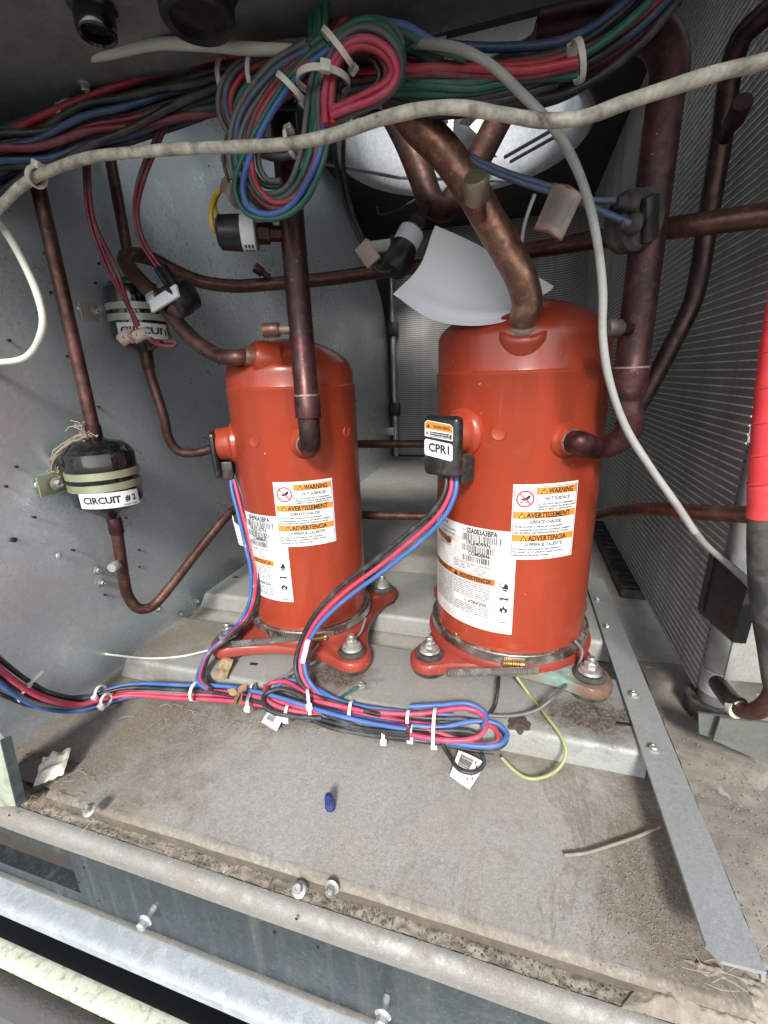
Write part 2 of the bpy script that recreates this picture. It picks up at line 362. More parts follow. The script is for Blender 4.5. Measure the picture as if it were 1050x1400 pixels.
m_cable_w = plain("dirty cream cable", (.66, .62, .50), .5, 0, .10, 30, .10, .50, (.12, .10, .075), 75, stretch=(1, 1, 1))
m_cable_g = plain("grey cable", (.33, .33, .31), .48, 0, .1, 30, .05, .25, (.20, .19, .17), 45)
m_cable_p = plain("pale cable", (.70, .69, .61), .45, 0, .06, 30, .03, .2, (.40, .37, .30), 40)
m_dkgrey = plain("dark grey cable", (.20, .198, .185), .55, 0, .15, 40, .05, .3, (.22, .2, .17), 45)

# ------------------------------------------------------------------ ground round the unit
struct(MB().grid(lambda u, v: Vector((-60+120*u, -60+120*v, -.62)), 4, 4).build("ground", plain("roof gravel", (.13, .125, .12), .9, 0, .3, 3), None))

# ------------------------------------------------------------------ floor pan behind and beside the tray
o = struct(MB().box((.03, 1.12, -.010), (1.2, 1.77, .008)).build("floor_pan", m_pan))
o['label'] = "dirty galvanised floor pan running back under the compressors to the coil"; o['category'] = "floor pan"
# muddy bare floor to the right of the edge strip
def mud(u, v):
    x = .166+.20*u; y = .20+.36*v
    return Vector((x, y, -.004+.0035*noise.noise(Vector((x*28, y*28, 0)))+.002*noise.noise(Vector((x*90, y*90, 3)))))
tag(MB().grid(mud, 40, 70).build("dried_mud", m_dirtpan), "cracked brown dried mud covering the floor right of the edge strip", "mud", kind="stuff")

# ------------------------------------------------------------------ the tray
tray = thing("equipment_tray", "dusty grey steel tray plate with rolled front edge in front of the compressors", "tray", (-.17, .36, 0))
FY = .2065
prof = [(FY+.20, 0.0)]
for k in range(8):
    t = k/7*math.pi/2; prof.append((FY+.006-.006*math.sin(t), -.006+.006*math.cos(t)))
prof += [(FY, -.013), (FY+.002, -.013), (FY+.002, -.006), (FY+.007, -.003), (FY+.20, -.003)]
prof = prof[:1]+prof[1:]
def tray_deck(u, v):
    x = -.405+.555*u; y = FY+.006+.195*v
    z = .0012*noise.noise(Vector((x*9, y*9, 1)))*min(1, v*4)-.0004
    return Vector((x, y, z))
MB().grid(tray_deck, 60, 26).build("deck", m_tray, tray)
mb = MB()
def roll(u, v):
    x = -.405+.555*u; w_ = .0006*noise.noise(Vector((x*30, 0, 5)))
    t = min(v*2, 1)*math.pi/2; z = -.006+.006*math.cos(t); y = FY+.006-.006*math.sin(t)
    if v > .5: z = -.006-(v-.5)*2*.008
    return Vector((x, y+w_, z-.0004))
mb.grid(lambda u, v: roll(u, v*.40), 60, 8).build("rolled_edge", m_tray, tray)
MB().grid(lambda u, v: roll(u, .40+.60*v), 60, 6).build("front_flange", plain("grimy shaded flange", (.15, .125, .098), .8, 0, .45, 140, .5, .5, (.085, .07, .055), 30), tray)  # dark brown holds both the grime and the face's shade, painted in
# patch of tray reaching the wall on the left, lower, dirt covered
def tray_left(u, v):
    x = -.56+.165*u; y = .215+.20*v
    return Vector((x, y, -.003-.002*u*(1-v)+.0015*noise.noise(Vector((x*40, y*40, 0)))))
MB().grid(tray_left, 24, 26).build("left_apron", galvanised("apron steel", (.36, .36, .34), .6, .3, 120, .85, (.20, .175, .14), dscale=18, speck=.4), tray)

# ------------------------------------------------------------------ hat-section mounting rails
def rail_poly(y0, y1, h, r=.006):
    P = [(y0-.002, -.002)]
    for k in range(6):
        t = k/5*math.pi/2; P.append((y0+r-r*math.cos(t), h-r+r*math.sin(t)))
    for k in range(6):
        t = k/5*math.pi/2; P.append((y1-r+r*math.sin(t), h-r+r*math.cos(t)))
    P.append((y1+.002, -.002)); return P
def rail(name, lab, x0, x1, y0, y1, h, cut):
    t = thing(name, lab, "mounting rail", ((x0+x1)/2, (y0+y1)/2, 0), "mounting rails under the compressors")
    P = rail_poly(y0, y1, h); mb = MB(); n = len(P); m = 40
    vs = []
    for i in range(m+1):
        x = x0+(x1-x0)*i/m
        for y, z in P:
            xx = x
            if i == 0: xx = x0+(z < h*.5)*0.0-cut*(1-z/h)
            vs.append((xx, y+.0006*noise.noise(Vector((x*14, y*20, 0))), z+(.0007*noise.noise(Vector((x*16, y*14, 4))) if z > h*.7 else 0)))
    fs = [(i*n+k, i*n+k+1, (i+1)*n+k+1, (i+1)*n+k) for i in range(m) for k in range(n-1)]
    fs += [tuple(range(n-1, -1, -1)), tuple(range(m*n, m*n+n))]
    mb.add(vs, fs).build("channel", m_rail, t); return t
RAILH = .0255
rail1 = rail("mounting_rail", "front galvanised mounting rail carrying the near feet of both red compressors", -.468, .128, .366, .474, RAILH, .012)
rail2 = rail("mounting_rail", "rear galvanised mounting rail under the far feet of both red compressors", -.487, .128, .545, .700, RAILH, .012)
for (px, py, rl, w_, ang) in ((347, 908, rail1, .010, .1), (854, 990, rail1, .016, .1), (322, 789, rail2, .010, .1)):
    p = Z(px, py, RAILH); MB().box(p, (w_, .0045, .0014), Matrix.Rotation(ang, 3, 'Z'), .0006).build("slot", m_dark, rl)
# stains on rail one, laid as their own thin crusts
def crust(px, py, z, rx, ry, seed, mat, name, lab, parent=None, h=.0016, nu=30):
    c = Z(px, py, z)
    def f(u, v):
        a = 2*math.pi*u; rr = v*(1+.55*noise.noise(Vector((math.cos(a)*1.6+seed, math.sin(a)*1.6, seed)))+.22*noise.noise(Vector((math.cos(a)*6+seed, math.sin(a)*6, 2))))
        x = rx*rr*math.cos(a); y = ry*rr*math.sin(a)
        hh = h*(1-v**3)*(.75+.8*noise.noise(Vector((x*220, y*220, seed))))
        return c+Vector((x, y, .0003+max(hh, 0)-.0004*(v > .98)))
    o = MB().grid(f, nu, 10).build(name, mat, parent); 
    if lab: tag(o, lab, "stain", kind="stuff")
    return o
m_rust = plain("dark rust crust", (.055, .030, .020), .95, 0, .6, 300, .9, .5, (.10, .055, .035), 60)
m_oil = plain("oily grime", (.075, .062, .05), .75, 0, .6, 160, .8, .4, (.14, .12, .09), 60)
0 and crust(795, 968, RAILH+.0006, .022, .020, 3, m_rust, "rust_stain", "dark brown rust crust on the front rail below the corroded right foot", h=.0010)
crust(708, 990, RAILH+.0006, .0105, .012, 8, m_oil, "grime_stain", "grey brown lump of grime on the front rail right of the looped wires", h=.0022)
0 and crust(455, 930, RAILH+.0006, .020, .014, 5, m_rust, "rust_stain", "dark rust stain on the front rail under the left compressor's near right foot", h=.0010)

# ------------------------------------------------------------------ bolted strip along the right edge
strip = thing("edge_strip", "long grey steel flat strip bolted along the tray's right edge", "steel strip", (.145, .5, 0))
def sxy(px, py): return Z(px, py, .0275)
A = [sxy(799, 793), sxy(824, 793), sxy(1047, 1334), sxy(985, 1318), sxy(964, 1296)]
poly = [Vector((q.x, q.y, .0275)) for q in A]
mb = MB(); mb.prism(poly[::-1], (0, 0, .003)); mb.build("plate", m_strip, strip, 20)
o = bpy.data.objects[-1] if False else None
ra, rb = poly[1], poly[2]
MB().prism([ra+Vector((-.0022, 0, -.0002)), ra+Vector((.0, 0, -.0002)), ra+Vector((.0008, 0, -.006)), ra+Vector((-.0012, 0, -.006))], rb-ra).build("flange", m_strip, strip)
def hexbolt(px, py, z, nrm=(0, 0, 1), r=.0042, par=None, name="bolt", p=None, h=.004, washer=True):
    c = Vector(p) if p is not None else Z(px, py, z); nrm = Vector(nrm).normalized(); mb = MB()
    if washer: mb.lathe([(r*1.55, 0), (r*1.6, .0006), (r*1.3, .0013), (r*.9, .0015)], c-nrm*.0004, nrm, 20)
    mb.lathe([(r, .001), (r, h*.85), (r*.86, h), (r*.5, h), (r*.4, h*.85)], c, nrm, 6)
    return mb.build(name, m_steel, par, 25)
for px, py in ((817, 821), (830, 857), (866, 950), (893, 1024)): hexbolt(px, py, .0307, par=strip, r=.0036, h=.0034)

# ------------------------------------------------------------------ front rail: lip, face, ledge, then the cream door frame bar
fr = thing("front_rail", "rusty streaked galvanised front base rail with rounded top lip", "base rail", (-.1, .19, -.06))
x0, x1 = -.62, .42
lipp = [(.222, -.0245), (.204, -.0215)]
for k in range(9):
    t = k/8*math.pi/2; lipp.append((.201-.0075*math.sin(t)-.0, -.027+.0075*math.cos(t)-.0))
LY = .1935
P3 = [(.2085, -.0145), (.1975, -.0135)]
for k in range(10):
    t = k/9*math.pi*.5; P3.append((.1972-.0105*math.sin(t), -.0235+.0110*math.cos(t)))
P3 += [(.1865, -.0285)]
mb = MB(); m = 90
vs = []
for i in range(m+1):
    x = x0+(x1-x0)*i/m; d = .0003*noise.noise(Vector((x*14, 0, 9)))
    for y, z in P3: vs.append((x, y+d, z+d*.6))
n = len(P3)
mb.add(vs, [(i*n+k, i*n+k+1, (i+1)*n+k+1, (i+1)*n+k) for i in range(m) for k in range(n-1)])
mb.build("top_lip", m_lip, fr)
# face with the rectangular cut-out at the left
sa = Y(-60, 1128, .1865); sb = Y(94, 1172, .1865); sc_ = Y(106, 1222, .1865)
def face(xa, xb, za, zb, nm="face"):
    mb = MB(); mb.grid(lambda u, v: Vector((xa+(xb-xa)*u, .1868+.0007*noise.noise(Vector(((xa+(xb-xa)*u)*12, v*2, 0))), za+(zb-za)*v)), max(4, int((xb-xa)*60)), 6)
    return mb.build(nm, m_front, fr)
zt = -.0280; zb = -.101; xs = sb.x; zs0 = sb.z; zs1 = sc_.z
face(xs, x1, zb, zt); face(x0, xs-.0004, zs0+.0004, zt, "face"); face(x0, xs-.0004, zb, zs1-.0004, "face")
MB().box(((x0+xs)/2, .201, (zs0+zs1)/2), (xs-x0, .002, .07)).build("slot_back", plain("dark brown slot", (.045, .037, .03), .9, 0, .5, 40, .5), fr)  # slot back coloured a darker brown than the face
MB().box((xs+.001, .194, (zs0+zs1)/2), (.0016, .014, zs0-zs1)).build("slot_edge", m_front, fr)
MB().box(((x0+xs)/2, .194, zs1+.0008), (xs-x0, .014, .0016)).build("slot_sill", m_front, fr)
for px, py in ((114, 1187), (107, 1207), (135, 1232), (405, 1257), (434, 1297), (375, 1276), (12, 1115)):
    p = Y(px, py, .1862); MB().cyl(p, p+Vector((0, .0006, 0)), .0011, n=10).build("hole", m_dark, fr)
for px, py in ((200, 1257), (524, 1386)):
    p = Y(px, py, .177); mb = MB()
    mb.cyl(p, p+Vector((0, .0095, 0)), .0026, n=12)
    mb.lathe([(.0058, 0), (.006, .0008), (.0046, .0018)], p, (0, -1, 0), 20); mb.lathe([(.0042, .001), (.0042, .006), (.0036, .0068), (.002, .0068)], p, (0, -1, 0), 6)
    mb.build("bolt", plain("clean zinc", (.72, .72, .70), .3, .7, .15), fr, 25)
for px, py, dz in ((122, 1107, .0), (409, 1216, .0), (454, 1213, .004), (885, 1378, .003)):
    p = Y(px, py, FY-.0075 if not dz else FY-.0015); nrm = (0, -1, .25) if dz else (0, -.5, 1)
    hexbolt(0, 0, 0, nrm, .0035, fr, "bolt", p, .0060)
ld = struct(MB()) if False else None
ledge = thing("base_ledge", "pale bluish galvanised ledge jutting out under the front rail", "ledge", (-.1, .18, -.105))
mb = MB(); mb.profile([(0, 0), (0, -.0012), (-.0225, -.0045), (-.0235, -.0115), (-.0255, -.0115), (-.0250, -.0030), (-.022, -.0014), (-.018, -.0005)], (x0, .1895, -.1005), (x1, .1895, -.1005))
mb.build("plate", m_ledge, ledge)
MB().box(((x0+x1)/2, .1848, -.0993), (x1-x0, .0045, .0018), None, .0005).build("seam", m_lip, ledge)
# the dark recess between ledge and door frame
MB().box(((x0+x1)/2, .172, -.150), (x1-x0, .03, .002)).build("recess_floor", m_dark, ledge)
bar = thing("door_frame_bar", "cream painted frame bar with chipped edge along the very bottom", "frame bar", (-.3, .14, -.12))
def bar_top(u, v):
    x = -.62+.9*u; p = [(.1525, -.1175), (.1515, -.1150), (.1495, -.1142), (.140, -.1140), (.1385, -.1150), (.1382, -.1215)]
    k = v*5; i = min(int(k), 4); t = k-i
    return Vector((x, p[i][0]+(p[i+1][0]-p[i][0])*t, p[i][1]+(p[i+1][1]-p[i][1])*t))
MB().sheet(bar_top, 30, 10, .0012).build("bar", m_cream, bar)
def foam(u, v):
    x = -.62+.9*u; a = math.pi*v
    return Vector((x, .1305+.0075*math.cos(a)+.0006*noise.noise(Vector((x*300, v*9, 0))), -.122+.006*math.sin(a)+.0008*noise.noise(Vector((x*260, v*8, 3)))))
MB().grid(foam, 260, 8).build("foam_strip", m_foam, bar)
MB().box((-.17, .085, -.150), (.9, .075, .004)).build("lower_flange", plain("green grey paint", (.20, .22, .20), .5, 0, .1, 20), bar)
# green-painted frame corner at the far left
cr = thing("frame_corner", "pale green painted corner of the frame at the left edge above the front rail", "frame corner", (-.45, .2, 0))
pa, pb, pc = Y(-40, 960, .19), Y(0, 1012, .19), Y(22, 1102, .19); pd = Y(-40, 1105, .19)
MB().prism([pa, pb, pc, pd], (0, .003, 0)).build("plate", plain("pale green paint", (.42, .47, .36), .45, 0, .08, 25, .02, .35, (.2, .18, .13), 40), cr)
MB().prism([pb+Vector((.0005, -.0005, 0)), pc+Vector((.0005, -.0005, 0)), pc+Vector((.003, .006, .0)), pb+Vector((.003, .006, .0))], (.0015, 0, 0)).build("edge", m_front, cr)

# ------------------------------------------------------------------ left wall sheet
def wall_x(y): return -.497-.0365*(y-.3)
def on_wall(px, py, off=0.0):
    d = ray(px, py)   # plane x + .0365 y = -.48605
    t = (-.497+.0365*.3+off - (O.x+.0365*O.y))/(d.x+.0365*d.y); return O+d*t
WN = Vector((1, .0365, 0)).normalized()
wall = thing("side_panel", "big galvanised steel side panel behind both black filter driers", "side panel", (-.52, 1.0, 0))
edge = [(1.28, 1.0), (1.34, .95), (1.45, .89), (1.62, .80), (1.78, .72), (1.88, .64), (1.93, .55), (1.95, .40), (1.95, -.006)]
def wpt(u, v):
    z = -.006+1.006*v
    ye = 1.95
    for (ya, za), (yb, zb_) in zip(edge, edge[1:]):
        if zb_ <= z <= za: ye = ya+(yb-ya)*(za-z)/max(za-zb_, 1e-6)
    y = .10+(ye-.10)*u
    wob = .0026*noise.noise(Vector((y*4.2, z*3.2, 0)))+.0013*noise.noise(Vector((y*11, z*9, 2)))
    return Vector((wall_x(y)+wob*min(1, z*10 if z > 0 else 0), y, z))
MB().sheet(wpt, 90, 50, .0016).build("sheet", m_wall, wall)
for px, py in ((12, 465), (8, 665), (60, 346), (69, 400), (135, 360), (130, 387), (94, 476), (92, 487), (22, 638), (47, 707), (19, 738), (172, 708), (190, 752), (190, 775), (100, 752), (143, 813), (61, 301), (134, 556), (285, 227)):
    p = on_wall(px, py, .0012); r = .0026 if (px, py) == (19, 738) else .0014
    MB().lathe([(r, -.004), (r, .0)], p+WN*.0016, WN, 12).build("hole", m_dark, wall)
for px, py in ((133, 780), (139, 797), (217, 833), (247, 840), (270, 822)):
    hexbolt(0, 0, 0, WN, .0034, wall, "screw", on_wall(px, py, .002), .0042)
for px, py in ((52, 663), (81, 760), (110, 422)):
    MB().lathe([(.0036, -.0006), (.0032, .0006), (.002, .0010), (.001, .0011)], on_wall(px, py, .0012), WN, 20).build("dimple", m_wall, wall)
# added dark panels that block the sky beyond the side panel's curved end
tag(MB().box((-.70, 1.15, .45), (.004, 2.2, .95)).box((-.60, 2.05, .45), (.40, .004, .95)).build("sky_block", m_dark), "added black sky-blocking panel seen past the side panel's curved end", "sky-blocking panel")
# ------------------------------------------------------------------ control box overhead (its underside is the dark ceiling)
ZC = .60
cb = thing("control_box", "dark grey underside of the control box across the top", "control box", (-.15, .30, ZC))
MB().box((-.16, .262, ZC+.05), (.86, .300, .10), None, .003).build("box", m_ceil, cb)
for px, py, r, h, mt in ((131, 33, .0130, .015, m_gloss), (268, 0, .0235, .020, m_black)):
    c = Z(px, py, ZC-.01); c.z = ZC
    MB().lathe([(r*1.12, .001), (r*1.14, .003), (r, .005), (r*.96, h), (r*.9, h+.0015), (r*.74, h+.0005), (r*.70, h-.004), (.001, h-.005)], c, (0, 0, -1), 36).build("cable_gland", mt, cb)
hexbolt(0, 0, 0, (0, 0, -1), .0035, cb, "screw", (Z(116, 114, ZC).x, Z(116, 114, ZC).y, ZC-.0005), .005)

# ------------------------------------------------------------------ fan deck with the fan opening
ZD = .90; FC = Vector((-.18, 1.32, ZD)); FR = .30
deck = thing("fan_deck", "black underside of the fan deck round the fan opening", "fan deck", (FC.x, FC.y, ZD))
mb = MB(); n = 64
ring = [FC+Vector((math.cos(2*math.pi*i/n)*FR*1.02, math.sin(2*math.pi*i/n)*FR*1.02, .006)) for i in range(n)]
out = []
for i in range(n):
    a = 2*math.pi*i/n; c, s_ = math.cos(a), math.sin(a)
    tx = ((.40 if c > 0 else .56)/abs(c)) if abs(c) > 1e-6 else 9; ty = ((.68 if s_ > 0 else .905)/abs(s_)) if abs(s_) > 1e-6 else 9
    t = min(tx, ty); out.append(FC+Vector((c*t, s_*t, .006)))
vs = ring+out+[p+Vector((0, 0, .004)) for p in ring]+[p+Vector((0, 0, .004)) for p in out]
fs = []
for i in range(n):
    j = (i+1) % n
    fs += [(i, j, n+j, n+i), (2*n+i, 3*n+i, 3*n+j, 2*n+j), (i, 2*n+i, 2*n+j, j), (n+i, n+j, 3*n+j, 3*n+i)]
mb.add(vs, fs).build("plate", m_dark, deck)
fan = thing("condenser_fan", "condenser fan in its pale steel ring seen from below at the top", "fan", (FC.x, FC.y, ZD))
m_ring = galvanised("fan ring steel", (.74, .77, .79), .42, .2, 120, .1, (.3, .3, .28))
MB().lathe([(FR+.012, .004), (FR+.006, -.002), (FR-.004, .000), (FR-.016, .012), (FR-.024, .035), (FR-.026, .075), (FR-.0245, .19), (FR-.0225, .19), (FR-.0235, .075), (FR-.021, .036), (FR-.013, .015), (FR-.002, .004)], FC, (0, 0, 1), 96, False).build("orifice_ring", m_ring, fan)
m_guard = plain("guard wire", (.22, .24, .26), .4, .6, .1)
for k in range(14):
    r = .035+k*.0185
    MB().tube([FC+Vector((math.cos(2*math.pi*i/60)*r, math.sin(2*math.pi*i/60)*r, .188)) for i in range(60)], .0017, 5, closed=True).build("guard_wire", m_guard, fan)
for k in range(4):
    a = R_(20+90*k); d = Vector((math.cos(a), math.sin(a), 0))
    MB().tube([FC+d*.03+Vector((0, 0, .184)), FC+d*.285+Vector((0, 0, .184))], .0025, 6).build("guard_spoke", m_guard, fan)
m_blade = plain("fan blade", (.34, .33, .31), .5, .5, .1, 20)
for k in range(3):
    a0 = R_(206+120*k)
    def bl(u, v, a0=a0):
        r = .075+.185*v; a = a0+(u-.5)*(.62-.12*v); return FC+Vector((math.cos(a)*r, math.sin(a)*r, .085+(u-.5)*.05))
    MB().sheet(bl, 10, 8, .0022).build("blade", m_blade, fan)
MB().lathe([(.02, .0), (.042, .002), (.046, .012), (.046, .085), (.04, .095), (.01, .096)], FC+Vector((0, 0, .075)), (0, 0, 1), 40).build("motor", plain("motor grey", (.30, .31, .31), .45, .4, .1, 30), fan)
for k, (p, q) in enumerate((((425, 220), (545, 243)), ((545, 243), (740, 249)), ((690, 215), (760, 175)), ((698, 221), (764, 184)))):
    zz = ZD-.012
    MB().tube(spline([Z(*p, zz), Z((p[0]+q[0])/2, (p[1]+q[1])/2, zz), Z(*q, zz)], 4), .0042, 8).build("support_rod", m_guard, fan)
MB().tube(spline([Z(515, 283, ZD-.02), Z(520, 293, ZD-.02), Z(535, 290, ZD-.02), Z(570, 272, ZD-.02)], 5), .003, 6).build("guard_clip", m_guard, fan)
for px, py in ((600, 185), (640, 178)):
    p = Z(px, py, ZD-.01); MB().box(p+Vector((0, 0, .02)), (.03, .04, .006), Matrix.Rotation(.6, 3, 'Z'), .002).build("bracket", m_ring, fan)
# white curled plate edge seen between the wires and the deck
pl = thing("baffle_plate", "pale steel baffle plate catching daylight at the top behind the wires", "baffle plate", (0, .8, .85))
q = [Y(612, 16, .95), Y(736, 17, .95), Y(728, 45, .95), Y(690, 68, .95), Y(655, 84, .95), Y(612, 84, .95)]
MB().prism(q, (0, .004, 0)).build("sheet", m_ring, pl)
q = [Y(578, 12, .94), Y(610, 12, .94), Y(610, 82, .94), Y(578, 60, .94)]
MB().prism(q, (0, .004, 0)).build("bracket", m_wall, pl)
q = [Y(561, 24, .93), Y(579, 21, .93), Y(581, 50, .93), Y(566, 54, .93)]
MB().prism(q, (0, .001, 0)).build("sticker", m_white, pl)

# ------------------------------------------------------------------ microchannel coil: back run, rounded corner, right run to the header
coil = thing("condenser_coil", "dark microchannel condenser coil with fine bright horizontal tubes, back and right side", "condenser coil", (.2, 1.2, 0))
XR = .205; YB = 1.955; RC = .13; Y0 = .488
def coil_path(off):
    P = [Vector((XR+off, Y0, 0)), Vector((XR+off, 1.0, 0)), Vector((XR+off, YB-RC, 0))]
    for k in range(1, 12):
        a = k/12*math.pi/2; P.append(Vector((XR-RC+(RC+off)*math.cos(a), YB-RC+(RC+off)*math.sin(a), 0)))
    P += [Vector((XR-RC, YB+off, 0)), Vector((-.2, YB+off, 0)), Vector((-.535, YB+off, 0))]
    return P
ZB, ZT = .014, .968
def fin_mat():
    m, nt, b = _mat("coil fins"); c = N(nt, "ShaderNodeTexCoord"); s = N(nt, "ShaderNodeSeparateXYZ"); nt.links.new(c.outputs["Object"], s.inputs[0])
    w_ = math_(nt, 'ADD', s.outputs[0], s.outputs[1]); f = math_(nt, 'ADD', math_(nt, 'MULTIPLY', math_(nt, 'SINE', math_(nt, 'MULTIPLY', w_, 2*math.pi/.0016)), .5), .5)
    v = tc(nt); d = ramp(nt, noi(nt, v, 5, 6, .65, .3), [(.35, 0.0), (.75, 1.0)])
    base = mix(nt, d, (.22, .218, .210), (.40, .392, .378))
    nt.links.new(base, b.inputs["Base Color"])
    b.inputs["Roughness"].default_value = .6; b.inputs["Metallic"].default_value = .25
    return m
inn, outp = coil_path(0), coil_path(.026)
mb = MB(); m = len(inn); vs = []
for z in (ZB, ZT):
    vs += [p+Vector((0, 0, z)) for p in inn]+[p+Vector((0, 0, z)) for p in outp]
fs = []
for i in range(m-1):
    fs += [(i, i+1, 2*m+i+1, 2*m+i), (m+i, 3*m+i, 3*m+i+1, m+i+1), (i, m+i, m+i+1, i+1), (2*m+i, 2*m+i+1, 3*m+i+1, 3*m+i)]
fs += [(0, 2*m, 3*m, m), (m-1, 2*m-1, 4*m-1, 3*m-1)]
mb.add(vs, fs).build("fin_core", fin_mat(), coil, 30)
tp = coil_path(-.0011); tq = coil_path(.004); th = .0014
tb = MB(); vs = []
for a, b in zip(tp, tq): vs += [a+Vector((0, 0, -th/2)), a+Vector((0, 0, th/2)), b+Vector((0, 0, th/2)), b+Vector((0, 0, -th/2))]
k4 = len(tp)
tb.add(vs, [(i*4+j, i*4+(j+1) % 4, (i+1)*4+(j+1) % 4, (i+1)*4+j) for i in range(k4-1) for j in range(4)]+[(0, 1, 2, 3), ((k4-1)*4+3, (k4-1)*4+2, (k4-1)*4+1, (k4-1)*4)])
m_tube = plain("coil tube edge", (.92, .92, .90), .42, .05, .3, 40, 0, .3, (.2, .19, .17), 20)
t0 = tb.build("tube", m_tube, coil, 30); base_me = t0.data
nt_ = int((ZT-ZB-.006)/.0082); t0.location.z = ZB+.004
coil_i = t0.matrix_parent_inverse.copy()
for k in range(1, nt_):
    c = t0.copy(); COL.objects.link(c); c.parent = coil; c.matrix_parent_inverse = coil_i; c.location.z = ZB+.004+k*.0082
# pale header pipe with black clips at the back left
hp = Y(538, 500, 1.93); hx = hp.x
MB().cyl((hx, 1.935, .012), (hx, 1.935, .80), .012, n=16).build("rear_header", m_alu, coil)
for py in (450, 560):
    p = Y(536, py, 1.92); MB().box((hx+.002, 1.925, p.z), (.045, .030, .055), None, .004).build("clip", m_black, coil)
p = Y(531, 590, 1.92); MB().box((hx-.022, 1.93, p.z), (.03, .012, .035), None, .002).build("foot_bracket", m_alu, coil)
m_cover = plain('cover gloss', (.006, .006, .007), .3, 0, .2, 60, 0, .15, (.03, .028, .025), 60)
m_footp = galvanised('foot plate steel', (.16, .175, .165), .5, .3, 150, .5, (.16, .14, .11), dscale=20)
# near header at the right
hb = Vector((.2170, .474, 0))
MB().lathe([(.0135, .002), (.0145, .004), (.0145, .29), (.013, .292)], hb, (0, 0, 1), 28).build("header", plain("header aluminium", (.30, .31, .31), .45, .6, .3, 60, .15, .4, (.33, .32, .3), 40), coil)
MB().lathe([(.0158, .0), (.0158, .026), (.0150, .027)], hb+Vector((0, 0, .028)), (0, 0, 1), 28).build("header_collar", m_alu, coil)
MB().lathe([(.021, -.006), (.0225, .0), (.0225, .014), (.020, .016), (.0142, .016)], hb+Vector((-.002, .004, 0)), (0, 0, 1), 32).build("header_foot", m_rubber, coil)
q = [X(972, 757, .188), X(1022, 802, .188), X(1001, 878, .188), X(956, 838, .188)]
MB().prism(q, (.010, 0, 0)).build("cover_plate", m_cover, coil)
q = [X(970, 754, .1865), X(975, 757, .1865), X(959, 836, .1865), X(953, 833, .1865)]
MB().prism(q, (.004, 0, 0)).build("cover_flange", m_black, coil)
q = [Y(1022, 800, .405), Y(1062, 790, .405), Y(1062, 936, .405), Y(990, 929, .405)]
MB().prism(q, (0, .003, 0)).build("corner_sheet", m_rail, coil)
q = [Y(955, 975, .40), Y(1062, 990, .40), Y(1062, 1042, .40), Y(956, 1003, .40)]
MB().prism(q, (0, .0025, 0)).build("foot_plate", m_footp, coil)
q = [Y(985, 982, .392), Y(1062, 990, .392), Y(1062, 1050, .392), Y(975, 1012, .392)]
MB().prism(q, (0, .0025, 0)).build("foot_plate", m_footp, coil)
p = Z(1032, 1028, .0); hexbolt(0, 0, 0, (0, -.2, 1), .0035, coil, "screw", p, .004)
# cabinet post beyond the coil at the right
tag(MB().box((.335, .42, .30), (.004, .30, .75)).build("corner_post", m_rail), "grey steel cabinet post at the right edge behind the red taped hose", "cabinet post")
# ribbed black rubber mat under the coil
mat_ = thing("rubber_mat", "black ribbed rubber pad on the floor under the right coil", "rubber pad", (.19, .9, 0))
a, b = Z(842, 803, .012), Z(806, 704, .012)
y0_, y1_ = a.y, min(b.y, 1.35)
MB().box((.1985, (y0_+y1_)/2, .001), (.040, y1_-y0_, .018), None, .002).build("slab", m_rubber, mat_)
nr = 16
for k in range(nr):
    y = y0_+.012+(y1_-y0_-.02)*k/(nr-1); MB().box((.1985, y, .0112), (.037, .009, .004), None, .0012).build("rib", m_rubber, mat_)
